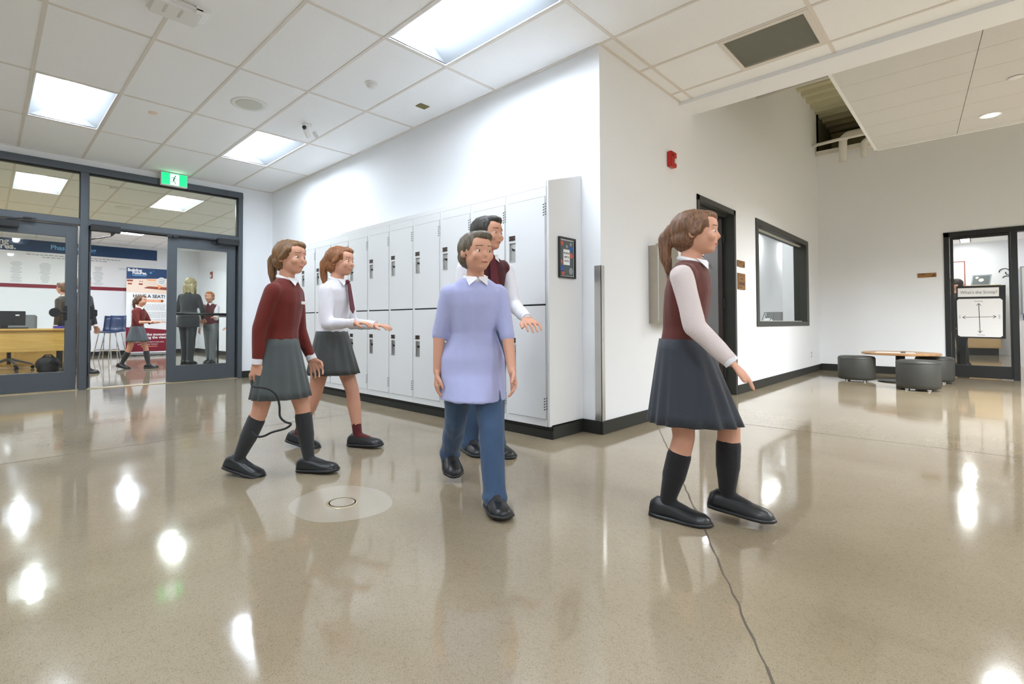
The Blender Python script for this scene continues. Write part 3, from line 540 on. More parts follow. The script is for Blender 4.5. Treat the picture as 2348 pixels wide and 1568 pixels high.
def picture(F, a0, b0, a1, b1, label, mt, group=None, fm='blk'):
    t = thing('framed_picture', label, 'picture', F.p((a0+a1)/2, b0, .01), group=group)
    obj('frame', MB().fbox(F, a0, b0, .002, a1, b0+.02, .02).fbox(F, a0, b1-.02, .002, a1, b1, .02).fbox(F, a0, b0+.02, .002, a0+.02, b1-.02, .02).fbox(F, a1-.02, b0+.02, .002, a1, b1-.02, .02), M[fm], t)
    obj('mount', MB().fbox(F, a0+.02, b0+.02, .002, a1-.02, b1-.02, .008), M['paper'], t)
    p = obj('picture_print', MB().fbox(F, a0+.05, b0+.05, .008, a1-.05, b1-.05, .009), M[mt], t); b = MB()
    for k in range(7): q = random.random(); b.fdisc(F, a0+.08+(a1-a0-.16)*random.random(), b0+.09+(b1-b0-.18)*q, .02+.02*random.random(), .009, .0098, 10)
    obj('picture_shape', b, M['cream'], p)
    return t
FO = Fr((-1.56, 0, 0), (0, 1, 0), (0, 0, 1))
picture(FO, 6.0, 1.832, 6.33, 2.05, 'small group photo in a dark frame on the office ledge, left one', 'brick', 'framed photos on the office ledge')
picture(FO, 6.36, 1.832, 6.80, 2.05, 'wider group photo in a dark frame on the office ledge, right one', 'brick', 'framed photos on the office ledge')
picture(Fr((-1.6, 0, 0), (0, 1, 0), (0, 0, 1)), 6.45, 2.10, 6.95, 2.36, 'group photo hung on the office wall above the ledge', 'brick')
def desk_box(nm, x0, y0, z0, x1, y1, z1, mt, label, cat):
    return tag(obj(nm, MB().box(x0, y0, z0, x1, y1, z1), M[mt], bevel=.003), label, cat)
desk_box('card_box', -1.45, 6.02, .95, -1.25, 6.22, 1.10, 'kraft', 'olive card box on the office cabinets', 'box')
desk_box('paper_tray', -1.4, 6.27, .95, -1.15, 6.42, 1.17, 'paper', 'upright stack of white papers on the office cabinets', 'paper stack')
desk_box('orange_folder', -1.38, 6.48, .95, -1.33, 6.62, 1.20, 'orange2', 'bright orange folder standing on the office cabinets', 'folder')
st2 = thing('stool', 'low grey office stool base seen under the open door gap', 'stool', (-.7, 4.4, 0))
obj('seat', MB().lathe([(.001, .44), (.17, .44), (.18, .46), (.17, .49), (.001, .5)], (-1.0, 4.9, 0), 24), M['greych'], st2, smooth=True); obj('column', MB().tube([(-1.0, 4.9, .08), (-1.0, 4.9, .44)], .025), M['steel'], st2)
for k in range(5):
    a = 2*PI*k/5; obj('base_leg', MB().tube([(-1.0, 4.9, .10), (-1.0+.24*math.cos(a), 4.9+.24*math.sin(a), .05)], .014).tube([(-1.0+.24*math.cos(a), 4.88+.24*math.sin(a), .025), (-1.0+.24*math.cos(a), 4.92+.24*math.sin(a), .025)], .024), M['greych'], st2)
dk = thing('office_table', 'long white office table behind the interior window', 'table', (-1.2, 9.6, 0))
obj('tabletop', MB().box(-1.6, 7.9, .78, -.85, 11.6, .815), M['white'], dk)
for x, y in ((-1.55, 7.95), (-.9, 7.95), (-1.55, 11.55), (-.9, 11.55)): obj('leg', MB().box(x-.025, y-.025, 0, x+.025, y+.025, .78), M['greych'], dk)
for k in range(7):
    y = 9.0+k*.15; F = Fr((-1.05, y, .815), (1, 0, .0), (0, 0, 1))
    tag(obj('binder', MB().fpoly(Fr((-1.3, y, .816), (0, 1, 0), (0, 0, 1)), [(0, 0), (.12, 0), (.19, .24), (.07, .24)], 0, .26), M['slate']), 'dark grey leaning binder in the row on the white office table', 'binder', 'leaning binders on the office table')
tag(obj('wire_rack', MB().tube([(-1.1, 8.5, .82), (-1.1, 8.75, 1.04), (-1.1, 8.9, .82)], .008).tube([(-1.25, 8.5, .82), (-1.25, 8.75, 1.04), (-1.25, 8.9, .82)], .008).tube([(-1.1, 8.75, 1.04), (-1.25, 8.75, 1.04)], .008), M['slate'], smooth=True), 'small grey wire rack left of the leaning binders', 'rack')
tag(obj('crumpled_paper', MB().ell((-1.18, 8.72, .87), (.08, .12, .05), 9, 6), M['paper']), 'heap of white paper beside the wire rack', 'paper')
picture(Fr((-1.6, 0, 0), (0, 1, 0), (0, 0, 1)), 8.35, 2.2, 9.0, 2.75, 'picture hung high on the bright office wall, at the window edge', 'brick')
# ------------------------------------------------------------------ far wall glazed door
t = thing('door_6', 'black framed glass door with a poster, on the far wall', None, (1.95, FY, 0), kind='structure')
BD = M['blackdoor']
b = MB().box(1.575, FY-.015, 0, 1.635, FY+.13, 2.18).box(1.575, FY-.015, 2.11, 4.0, FY+.13, 2.18).box(2.26, FY-.015, 0, 2.325, FY+.13, 2.11).box(3.3, FY-.015, 0, 3.37, FY+.13, 2.11).box(3.94, FY-.015, 0, 4.0, FY+.13, 2.11).box(3.37, FY-.015, 0, 3.94, FY+.13, .2)
obj('door_frame', b, BD, t, bevel=.003)
lf = obj('door_leaf', MB().box(1.64, FY+.01, .012, 1.675, FY+.055, 2.105).box(2.24, FY+.01, .012, 2.258, FY+.055, 2.105).box(1.675, FY+.01, .012, 2.24, FY+.055, .19).box(1.675, FY+.01, 2.07, 2.24, FY+.055, 2.105), BD, t, bevel=.003)
obj('glass', MB().box(1.675, FY+.028, .19, 2.24, FY+.034, 2.07), M['glass'], lf)
obj('side_glass', MB().box(3.37, FY+.05, .2, 3.94, FY+.056, 2.11), M['glass'], t)
ang = math.radians(0); FP = Fr((1.948, FY+.006, .975), (1, 0, -.012), (.012, 0, 1))
ps = thing('paper_poster', 'white question poster on black backing taped to the far glass door', 'poster', (1.95, FY+.0, .59))
obj('backing', MB().fbox(FP, -.25, -.385, 0, .25, .385, .004), M['black_p'], ps)
obj('title_strip', MB().fbox(FP, -.235, .225, .004, .185, .355, .006), M['paper'], ps)
text('title_lettering', "What's the Scoop?", .062, FP, -.02, .288, M['slate'], ps, c=.0066, sx=.80)
c8 = [(-.235, -.345), (-.21, -.365), (.195, -.365), (.22, -.345), (.22, .17), (.195, .195), (-.225, .195), (-.245, .17)]
obj('chart_sheet', MB().fpoly(FP, c8, .004, .006), M['paper'], ps)
b = MB()
b.fbar(FP, -.005, -.305, -.018, .125, .007, .006, .0072); b.fbar(FP, -.185, -.08, .155, -.068, .006, .006, .0072)
for (x, y, dx, dy) in ((-.018, .125, 0, 1), (-.005, -.305, 0, -1), (-.185, -.08, -1, 0), (.155, -.068, 1, 0)):
    for s in (-1, 1):
        ex, ey = (s*.022, -.03*dy) if dx == 0 else (-.03*dx, s*.022); b.fbar(FP, x, y, x+ex, y+ey, .006, .006, .0072)
obj('arrow_cross', b, M['black_p'], ps)
text('label_lettering', 'Funniest', .026, FP, -.02, .157, M['slate'], ps, c=.0066); text('label_lettering', 'Factual', .026, FP, .005, -.335, M['lilac'], ps, c=.0066)
FPv = Fr(FP.p(-.215, -.07), (0, 0, 1), (-1, 0, 0)); text('label_lettering', 'Short', .024, FPv, 0, 0, M['lilac'], ps, c=.0066)
FPv = Fr(FP.p(.19, -.07), (0, 0, -1), (1, 0, 0)); text('label_lettering', 'Joyful', .026, FPv, 0, 0, M['lilac'], ps, c=.0066)
# classroom beyond
cb = thing('wood_cabinet', 'pale wood cabinet behind the poster on the far glass door', 'cabinet', (1.9, 14.9, 0))
obj('carcass', MB().box(1.45, 14.6, .18, 2.28, 15.2, 1.70), M['tan'], cb, bevel=.004); obj('top_board', MB().box(1.43, 14.58, 1.70, 2.30, 15.22, 1.745), M['tan'], cb); obj('plinth', MB().box(1.5, 14.7, 0, 2.24, 15.18, .18), M['blk'], cb)
obj('cabinet_door', MB().box(1.47, 14.585, .2, 1.86, 14.6, 1.68), M['tan'], cb); obj('cabinet_door', MB().box(1.87, 14.585, .2, 2.26, 14.6, 1.68), M['tan'], cb)
FC = Fr((1.95, 14.85, 1.747), (1, 0, 0), (.12, .35, .9))
t = thing('framed_photo', 'framed photo leaning on top of the pale wood cabinet', 'photo', (1.95, 14.85, 1.747))
obj('frame', MB().fbox(FC, -.17, 0, -.01, .17, .30, .01), M['greych'], t); obj('photo_print', MB().fbox(FC, -.145, .03, .01, .145, .27, .012), M['slate'], t); obj('photo_face', MB().fdisc(FC, .0, .15, .045, .012, .013).fdisc(FC, -.08, .22, .03, .012, .013), M['cream'], t)
picture(Fr((1.1, 15.5, 0), (1, 0, 0), (0, 0, 1)), .12, 1.80, .58, 2.45, 'red-brown framed certificate on the classroom wall behind the person in black', 'paper', fm='brick')
wr = thing('wall_decal', 'black curly lettering decal on the white classroom wall', 'decal', (2.4, 15.49, 1.7))
FD = Fr((0, 15.495, 0), (1, 0, 0), (0, 0, 1)); b = MB()
for (cxx, cz_, r, a0, a1) in ((2.38, 2.12, .09, .3, 3.4), (2.46, 2.08, .06, 2.6, 6.6), (2.42, 1.95, .07, .5, 3.0), (2.54, 2.16, .05, 0, 2.5)):
    b.tube([FD.p(cxx+r*math.cos(a0+(a1-a0)*i/10), cz_+r*.8*math.sin(a0+(a1-a0)*i/10), .004) for i in range(11)], .009, 6)
obj('decal_shape', b, M['black_p'], wr)
wb = thing('wall_cupboard', 'grey wall cupboard seen through the opening at the right edge', 'cupboard', (3.1, 11, 1.0))
obj('carcass', MB().box(2.47, 10.6, .97, 3.74, 12.0, 1.86), M['greych'], wb); obj('cupboard_door', MB().box(2.49, 10.585, .99, 3.72, 10.6, 1.84), M['grille'], wb)
tag(obj('blue_bin', MB().box(2.50, 10.65, .8505, 2.8, 10.95, .965), M['bluep'], bevel=.01), 'blue bin below the grey wall cupboard', 'bin')
tag(obj('work_bench', MB().box(2.46, 10.5, 0, 3.74, 12.2, .85), M['white']), 'white bench under the grey wall cupboard at the right edge', 'bench')
# ------------------------------------------------------------------ round table, paper, ottomans
rt = thing('round_table', 'low round oak table with a dark pedestal by the far wall', 'table', (1.17, 5.85, 0))
RC = (1.17, 5.85); TH = .41
obj('tabletop', MB().lathe([(.001, TH-.03), (.405, TH-.03), (.42, TH-.024), (.42, TH-.006), (.41, TH), (.001, TH)], (*RC, 0), 64), M['oak'], rt, smooth=False)
obj('pedestal', MB().lathe([(.05, .03), (.05, TH-.05), (.16, TH-.03)], (*RC, 0), 32), M['blk'], rt, smooth=True)
obj('foot_plate', MB().lathe([(.001, 0), (.24, 0), (.245, .008), (.20, .016), (.06, .03), (.001, .03)], (*RC, 0), 48), M['blk'], rt, smooth=True)
tag(obj('paper_sheet', MB().fpoly(Fr((1.12, 5.72, TH+.0005), (1, .1, 0), (-.1, 1, 0)), [(-.2, -.1), (.22, -.1), (.2, .12), (-.18, .12)], 0, .002), M['paper']), 'large white paper sheet on the low round table', 'paper')
tag(obj('marker_pen', MB().tube([(1.19, 5.66, TH+.011), (1.24, 5.67, TH+.011)], .008, 10), M['blk']), 'black marker lying on the paper sheet', 'pen')
def ottoman(cxx, cyy, r, h, label):
    t = thing('ottoman', label, 'ottoman', (cxx, cyy, 0), group='charcoal ottomans around the low round table')
    obj('cushion', MB().lathe([(.001, .024), (r-.03, .024), (r-.005, .034), (r, .07), (r, h-.03), (r-.01, h-.008), (r-.035, h), (.001, h+.004)], (cxx, cyy, 0), 48), M['ottoman'], t, smooth=True)
    obj('seam', MB().lathe([(r+.001, 0), (r+.003, .002), (r+.001, .004)], (cxx, cyy, h-.035), 48), M['ottoman'], t)
    for k in range(4):
        a = PI/4+k*PI/2; obj('foot', MB().lathe([(.016, 0), (.016, .02), (.012, .025)], (cxx+(r-.07)*math.cos(a), cyy+(r-.07)*math.sin(a), 0), 12), M['chrome'], t)
ottoman(.72, 5.62, .212, .352, 'charcoal ottoman left of the low round table')
ottoman(1.41, 4.93, .208, .365, 'charcoal ottoman nearest the camera, in front of the low round table')
ottoman(1.50, 6.10, .20, .355, 'charcoal ottoman behind the low round table near the glass door')
# ------------------------------------------------------------------ ceiling fixtures
sp = thing('ceiling_speaker', 'round ceiling speaker with grey mesh left of the small lights', 'speaker', (-2.86, -1.53, CH))
obj('trim_ring', MB().lathe([(.118, -.003), (.125, -.005), (.155, -.004), (.165, 0)], (-2.85, -1.51, CH), 40), M['white'], sp, smooth=True)
obj('mesh_grille', MB().lathe([(.001, -.008), (.11, -.008), (.122, -.003), (.122, .0)], (-2.85, -1.51, CH), 40), M['grille'], sp)
sd = thing('smoke_detector', 'small white smoke detector on the ceiling above the lockers', 'smoke detector', (-1.69, -.90, CH))
obj('base', MB().lathe([(.055, 0), (.055, -.012), (.001, -.012)], (-1.69, -.90, CH), 28), M['white'], sd); obj('sensor_head', MB().lathe([(.04, -.012), (.04, -.03), (.03, -.042), (.001, -.044)], (-1.69, -.90, CH), 28), M['white'], sd, smooth=True)
cm = thing('security_camera', 'white security camera hanging under the ceiling near the corner', 'camera', (-2.93, -.88, CH))
obj('mount', MB().lathe([(.05, 0), (.05, -.01), (.012, -.016), (.012, -.05)], (-2.93, -.88, CH), 24), M['white'], cm)
obj('camera_body', MB().tube([(-2.99, -.83, CH-.10), (-2.98, -.84, CH-.095), (-2.90, -.915, CH-.065), (-2.885, -.93, CH-.06)], [.018, .026, .026, .02], 16), M['white'], cm, smooth=True)
obj('lens_ring', MB().tube([(-2.885, -.93, CH-.06), (-2.872, -.942, CH-.055)], .02, 16), M['blk'], cm); obj('spot_head', MB().tube([(-2.93, -.80, CH-.06), (-2.95, -.75, CH-.10)], .02, 14), M['white'], cm)
tag(obj('ceiling_plate', MB().box(-1.78, -.34, CH-.006, -1.70, -.23, CH), M['kraft']), 'small square beige plate on the ceiling above the lockers', 'ceiling plate')
tag(obj('sprinkler_head', MB().lathe([(.04, 0), (.04, -.004), (.015, -.012), (.001, -.012)], (-3.70, -2.13, CH), 24), M['cream'], smooth=True), 'cream concealed sprinkler cap between the two square lights', 'sprinkler')
pj = thing('wireless_access_point', 'white boxy wifi unit on the ceiling at the top edge of the photo', 'wifi unit', (-1.66, -2.42, CH))
obj('housing', MB().box(-1.80, -2.58, CH-.05, -1.58, -2.27, CH), M['white'], pj, bevel=.02); obj('angled_cover', MB().fpoly(Fr((-1.58, 0, 0), (0, 1, 0), (0, 0, 1)), [(-2.33, CH-.05), (-2.24, CH-.02), (-2.24, CH), (-2.33, CH)], 0, -.16), M['white'], pj); obj('slot', MB().box(-1.72, -2.50, CH-.053, -1.62, -2.485, CH-.05).box(-1.72, -2.41, CH-.053, -1.62, -2.395, CH-.05), M['grille'], pj)
vt = thing('return_air_grille', 'grey slatted air return grille in the ceiling right of the wall corner', 'vent', (.91, .92, CH))
obj('frame', MB().box(.62, .622, CH-.008, 1.188, .66, CH+.01).box(.62, 1.17, CH-.008, 1.188, 1.208, CH+.01).box(.62, .66, CH-.008, .65, 1.17, CH+.01).box(1.155, .66, CH-.008, 1.188, 1.17, CH+.01), M['tbar'], vt)
b = MB()
for k in range(34):
    y = .663+k*.015; b.add([(.65, y, CH-.006), (1.155, y, CH-.006), (1.155, y+.011, CH-.002), (.65, y+.011, CH-.002), (.65, y+.001, CH-.005), (1.155, y+.001, CH-.005), (1.155, y+.012, CH-.001), (.65, y+.012, CH-.001)], [(0, 1, 2, 3), (7, 6, 5, 4), (0, 4, 5, 1), (3, 2, 6, 7)])
obj('slats', b, mat('vent_paint', (172, 172, 160), .6), vt); obj('duct_plate', MB().box(.65, .66, CH+.0085, 1.155, 1.17, CH+.012), M['grille'], vt)
for p, l in (((-8.7, -1.53), 'round ceiling speaker of the front room seen through the transom, left disc'), ((-8.75, -1.2), 'round ceiling speaker of the front room seen through the transom, right disc')):
    tag(obj('ceiling_speaker', MB().lathe([(.001, -.01), (.11, -.01), (.13, 0), (.13, .0)], (*p, CH), 28), M['white']), l, 'speaker')
tag(obj('smoke_detector', MB().lathe([(.001, -.03), (.05, -.03), (.06, 0), (.06, .0)], (-7.2, -1.9, CH), 28), M['white']), 'white detector on the front room ceiling near the mullion', 'smoke detector')
#PART2
# ------------------------------------------------------------------ front room: mural, banner, desk
FM = Fr((-13.9, 0, 0), (0, 1, 0), (0, 0, 1))
mu = thing('donor_wall_board', 'long white donor board with navy and maroon bands on the front room wall', 'wall board', (-13.89, -2.2, 1.69))
obj('panel', MB().fbox(FM, -5.2, 1.70, .002, .14, 2.80, .006), M['paper'], mu)
obj('navy_band', MB().fbox(FM, -5.2, 2.575, .006, .14, 2.86, .008), M['navy'], mu)
obj('maroon_band', MB().fbox(FM, -5.2, 1.70, .006, .14, 1.79, .008), M['maroon_p'], mu)
text('lettering', 'Building', .19, FM, -3.22, 2.80-.02, M['paper'], mu, c=.009, bold=.006)
text('lettering', 'Futures.', .19, FM, -3.10, 2.665, M['paper'], mu, c=.009, bold=.006)
text('lettering', 'Phase 1 Giving', .155, FM, -1.70, 2.715, M['ltblue'], mu, c=.009, bold=.003)
b = MB()
for (cy_, cz_, n, wd) in [(-1.65, 2.50, 2, 1.9)]:
    for k in range(2):
        x = cy_-wd/2+k*.3
        while x < cy_+wd/2-k*.3: l = .03+.06*random.random(); b.fbox(FM, x, cz_-k*.055, .007, x+l, cz_-k*.055+.018, .008); x += l+.02
for col in range(9):
    yc = -4.9+col*.53
    for k in range(19):
        if col == 8 and k > 1: continue
        z = 2.30-k*.026; l = .10+.13*random.random(); b.fbox(FM, yc-l/2, z, .007, yc+l/2, z+.007, .008)
obj('small_print', b, M['grey_p'], mu)
FBn = Fr((-13.2, 0, 0), (0, 1, 0), (0, 0, 1))
bn = thing('roll_up_banner', 'tall pull-up banner reading HAVE A SEAT with navy top and maroon foot', 'banner', (-13.2, -.2, 0))
by0, by1 = -.69, .29; bc = (by0+by1)/2
obj('sheet', MB().fbox(FBn, by0, .06, 0, by1, 2.28, .004), M['paper'], bn)
obj('navy_header', MB().fpoly(FBn, [(by0, 1.98), (by1, 2.04), (by1, 2.28), (by0, 2.28)], .004, .006), M['navy'], bn)
obj('photo_print', MB().fpoly(FBn, [(by0, 1.64), (by1, 1.62), (by1, 2.04), (by0, 1.98)], .004, .0055), M['cream'], bn)
obj('seat_row_print', MB().fpoly(FBn, [(-.30, 1.77), (-.20, 1.81), (by1, 1.80), (by1, 1.72), (-.28, 1.755)], .006, .007).fbox(FBn, by0+.01, 1.92, .006, -.55, 1.965, .007).fbox(FBn, by0+.03, 1.84, .006, -.57, 1.88, .007).fbox(FBn, -.42, 1.84, .006, -.33, 1.88, .007).fbox(FBn, -.40, 1.91, .006, -.385, 1.95, .007).fbox(FBn, -.35, 1.91, .006, -.335, 1.95, .007), M['brick'], bn)
obj('roof_print', MB().fpoly(FBn, [(-.27, 1.99), (-.03, 2.0), (-.05, 1.965), (-.2, 1.96)], .006, .007), M['orange'], bn)
text('header_lettering', 'Building', .10, FBn, -.51, 2.215, M['paper'], bn, c=.007, bold=.004); text('header_lettering', 'Futures.', .10, FBn, -.40, 2.145, M['paper'], bn, c=.007, bold=.004)
b = MB().fpoly(FBn, [(-.155, 2.19), (-.165, 2.20), (-.13, 2.20), (-.13, 2.19)], .006, .007); st_ = []
for i in range(8): r_ = .042 if i % 2 == 0 else .012; st_.append((-.15+r_*math.cos(PI/4*i), 2.17+r_*math.sin(PI/4*i)))
b = MB().fpoly(FBn, st_, .006, .0075); st_ = [(-.09+(.016 if i % 2 == 0 else .005)*math.cos(PI/4*i), 2.215+(.016 if i % 2 == 0 else .005)*math.sin(PI/4*i)) for i in range(8)]
b.fpoly(FBn, st_, .006, .0075); obj('star_emblem', b, M['ltblue'], bn); obj('header_rule', MB().fbox(FBn, -.56, 2.075, .006, -.25, 2.09, .007), M['ltblue'], bn)
obj('pin_circle', MB().fdisc(FBn, .10, 1.95, .11, .008, .0095, 32), M['paper'], bn); obj('pin_tip', MB().fpoly(FBn, [(.01, 1.86), (.13, 1.84), (.03, 1.74)], .0075, .009), M['orange'], bn)
FR_ = Fr(FBn.p(.10, 1.95), (0, 1, -.15), (0, .15, 1))
for k, s in enumerate(('YOUR', 'NAME', 'HERE')): text('pin_lettering', s, .052, FR_, 0, .05-.05*k, M['slate'], bn, c=.0102)
text('headline', 'HAVE A SEAT!', .118, FBn, bc+.02, 1.545, M['black_p'], bn, c=.006, bold=.003)
obj('orange_pill', MB().fbox(FBn, -.50, 1.40, .004, .13, 1.465, .0055).fdisc(FBn, .13, 1.4325, .0325, .004, .0055, 16).fdisc(FBn, -.5, 1.4325, .0325, .004, .0055, 16), M['orange'], bn)
text('pill_lettering', 'CLAIM YOUR SEAT TODAY', .042, FBn, bc+.01, 1.433, M['paper'], bn, c=.0062)
b = MB()
for k in range(15):
    if k in (5, 11): continue
    z = 1.32-k*.033; x = by0+.1
    while x < by1-.12: l = .03+.05*random.random(); b.fbox(FBn, x, z, .004, min(x+l, by1-.08), z+.010, .005); x += l+.014
obj('small_print', b, M['grey_p'], bn)
obj('maroon_foot', MB().fpoly(FBn, [(by0, .10), (by1, .10), (by1, .66), (bc-.1, .72), (by0, .74)], .004, .0055), M['maroon_p'], bn)
text('foot_lettering', 'the moment,', .095, FBn, by1-.03, .545, M['paper'], bn, c=.0062, bold=.003, align='RIGHT'); text('foot_lettering', 'ing the view!', .095, FBn, by1-.04, .465, M['paper'], bn, c=.0062, bold=.003, align='RIGHT')
text('foot_lettering', 'LIMITED NUMBER OF SEATS AVAILABLE.', .045, FBn, bc, .345, M['paper'], bn, c=.0062, sx=.95); text('foot_lettering', 'CLAIM YOURS TODAY!', .045, FBn, bc, .285, M['paper'], bn, c=.0062)
obj('web_line', MB().fbox(FBn, -.36, .225, .0055, .02, .24, .0066), M['orange'], bn)
obj('base_case', MB().box(-13.27, by0-.02, .012, -13.14, by1+.02, .075), M['silver_b'], bn, bevel=.01); obj('foot_bar', MB().box(-13.35, by0+.15, 0, -13.05, by0+.2, .012).box(-13.35, by1-.2, 0, -13.05, by1-.15, .012), M['blk'], bn); obj('support_pole', MB().tube([(-13.215, bc, .07), (-13.215, bc, 2.27)], .008), M['chrome'], bn)
# reception desk
ds = thing('reception_desk', 'maple reception desk with a modesty panel in the front room', 'desk', (-9.5, -3.6, 0))
obj('desktop', MB().box(-9.9, -5.0, .715, -9.1, -2.20, .745), M['maple'], ds, bevel=.004); obj('modesty_panel', MB().box(-9.16, -4.95, .36, -9.13, -2.20, .715), M['maple'], ds)
obj('end_panel', MB().box(-9.88, -2.25, 0, -9.16, -2.22, .715), M['maple'], ds); obj('end_panel', MB().box(-9.88, -4.98, 0, -9.16, -4.95, .715), M['maple'], ds)
cr = thing('low_cabinet', 'low maple cabinet against the wall side behind the reception desk', 'cabinet', (-11.2, -3.6, 0))
obj('carcass', MB().box(-11.4, -5.0, 0, -11.0, -2.15, .70), M['maple'], cr)
for k in range(4): obj('cabinet_door', MB().box(-11.0, -4.99+k*.71, .04, -10.985, -4.30+k*.71, .68), M['maple'], cr)
mo = thing('monitor', 'black computer monitor on the reception desk, seen from behind', 'monitor', (-9.4, -3.0, .745))
obj('screen_case', MB().box(-9.42, -3.35, .80, -9.38, -2.80, 1.045), M['monitor'], mo, bevel=.006); obj('stand', MB().box(-9.46, -3.12, .745, -9.42, -3.02, .92).box(-9.52, -3.18, .745, -9.36, -2.96, .755), M['monitor'], mo); obj('maker_badge', MB().box(-9.38, -2.93, .965, -9.378, -2.88, .985), M['paper'], mo)
tag(obj('keyboard', MB().box(-9.75, -3.2, .745, -9.6, -2.75, .765), M['blk'], bevel=.004), 'black keyboard on the reception desk behind the monitor', 'keyboard')
tag(obj('desk_phone', MB().box(-9.35, -3.45, .745, -9.2, -3.22, .80).tube([(-9.3, -3.45, .815), (-9.3, -3.22, .815)], .02, 10), M['blk'], bevel=.004), 'black desk phone beside the monitor', 'phone')
tag(obj('purple_book', MB().box(-9.55, -2.42, .7455, -9.35, -2.24, .79), mat('purple_cover', (72, 62, 150), .5)), 'purple book at the right end of the reception desk', 'book')
oc = thing('office_chair', 'grey swivel chair behind the reception desk with its star base showing', 'chair', (-9.5, -2.95, 0))
OX, OY = -9.0, -2.98
OX = -10.3
obj('seat', MB().box(OX-.25, OY-.25, .44, OX+.22, OY+.25, .52), M['greych'], oc, bevel=.03); obj('backrest', MB().box(OX-.30, OY-.04, .60, OX-.25, OY+.40, 1.0), M['greych'], oc, bevel=.02); obj('gas_column', MB().tube([(OX, OY, .09), (OX, OY, .44)], .03), M['blk'], oc)
for k in range(5):
    a = 2*PI*k/5+.3; l = obj('base_leg', MB().tube([(OX, OY, .19), (OX+.33*math.cos(a), OY+.33*math.sin(a), .085)], [.026, .016]), M['greych'], oc)
    obj('caster', MB().tube([(OX+.33*math.cos(a)-.02, OY+.33*math.sin(a), .03), (OX+.33*math.cos(a)+.02, OY+.33*math.sin(a), .03)], .03, 14), M['blk'], l)
bg = thing('backpack', 'black backpack on the floor under the reception desk', 'bag', (-9.1, -2.55, 0))
obj('bag_body', MB().ell((-9.05, -2.52, .14), (.12, .17, .14), 16, 10).box(-9.14, -2.66, .0, -8.98, -2.38, .2), M['bag'], bg, bevel=.02, smooth=True); obj('front_pocket', MB().box(-8.98, -2.62, .02, -8.93, -2.42, .15), M['bag'], bg, bevel=.02); obj('top_strap', MB().tube([(-9.05, -2.62, .22), (-9.0, -2.56, .30), (-9.0, -2.48, .30), (-9.05, -2.42, .22)], .012), M['bag'], bg)
# cafe stools behind the walking girl
def stool(x, y, label, mt='plastic_navy', h=.62, rz=.0):
    t = thing('bar_stool', label, 'stool', (x, y, 0), rz, group='navy shell stools in the front room')
    n = 9; b = MB(); rings = []
    for i in range(n):                                         # shell profile: seat then curved back
        u = i/(n-1); X_ = .20-.42*min(u*1.9, 1)+(-.05*max(0, u-.5)*2); Z_ = h+.02*math.sin(PI*u)+(0 if u < .5 else (.40*(u-.5)*2)**1.0)
        w_ = .20-.03*u; rings.append([Vector((X_+(.0 if u < .5 else .04*(abs(s)**2)), w_*s, Z_+.02*s*s*(1 if u < .5 else 0))) for s in (-1, -.6, -.2, .2, .6, 1)]+[Vector((X_-.012+(.0 if u < .5 else .04*(abs(s)**2)), w_*s, Z_-.012+.02*s*s)) for s in (1, .6, .2, -.2, -.6, -1)])
    b.loft(rings); obj('shell_seat', b, M[mt], t, local=True, smooth=True)
    for sx, sy in ((1, 1), (1, -1), (-1, 1), (-1, -1)): obj('leg', MB().tube([(.12*sx, .12*sy, h-.01), (.22*sx, .20*sy, 0)], .011), M['chrome'], t, local=True)
    obj('foot_ring', MB().tube([(.20, .18, .20), (-.20, .18, .20), (-.20, -.18, .20), (.20, -.18, .20)], .009, closed=True), M['chrome'], t, local=True)
    return t
stool(-12.75, -1.15, 'navy shell stool behind the walking girl, left one', rz=-.6); stool(-12.15, -1.12, 'navy shell stool behind the walking girl, right one', rz=-.6)
tb = thing('bar_table', 'tall dark table against the wall behind the children, at the door edge', 'table', (-10.3, .85, 0)); obj('tabletop', MB().box(-10.9, .75, .98, -9.6, 1.17, 1.02), M['blk'], tb)
for x, y in ((-10.85, .78), (-9.65, .78), (-10.85, 1.14), (-9.65, 1.14)): obj('leg', MB().box(x-.02, y-.02, 0, x+.02, y+.02, .98), M['blk'], tb)
wt = thing('wall_thermostat', 'small beige thermostat on the front room side wall seen through the closed leaf', 'thermostat', (-12.2, 1.19, 2.1)); obj('case', MB().box(-12.75, 1.17, 2.07, -12.6, 1.2, 2.25), M['brick'], wt, bevel=.004); obj('display', MB().box(-12.72, 1.167, 2.10, -12.63, 1.17, 2.17), M['paper'], wt)
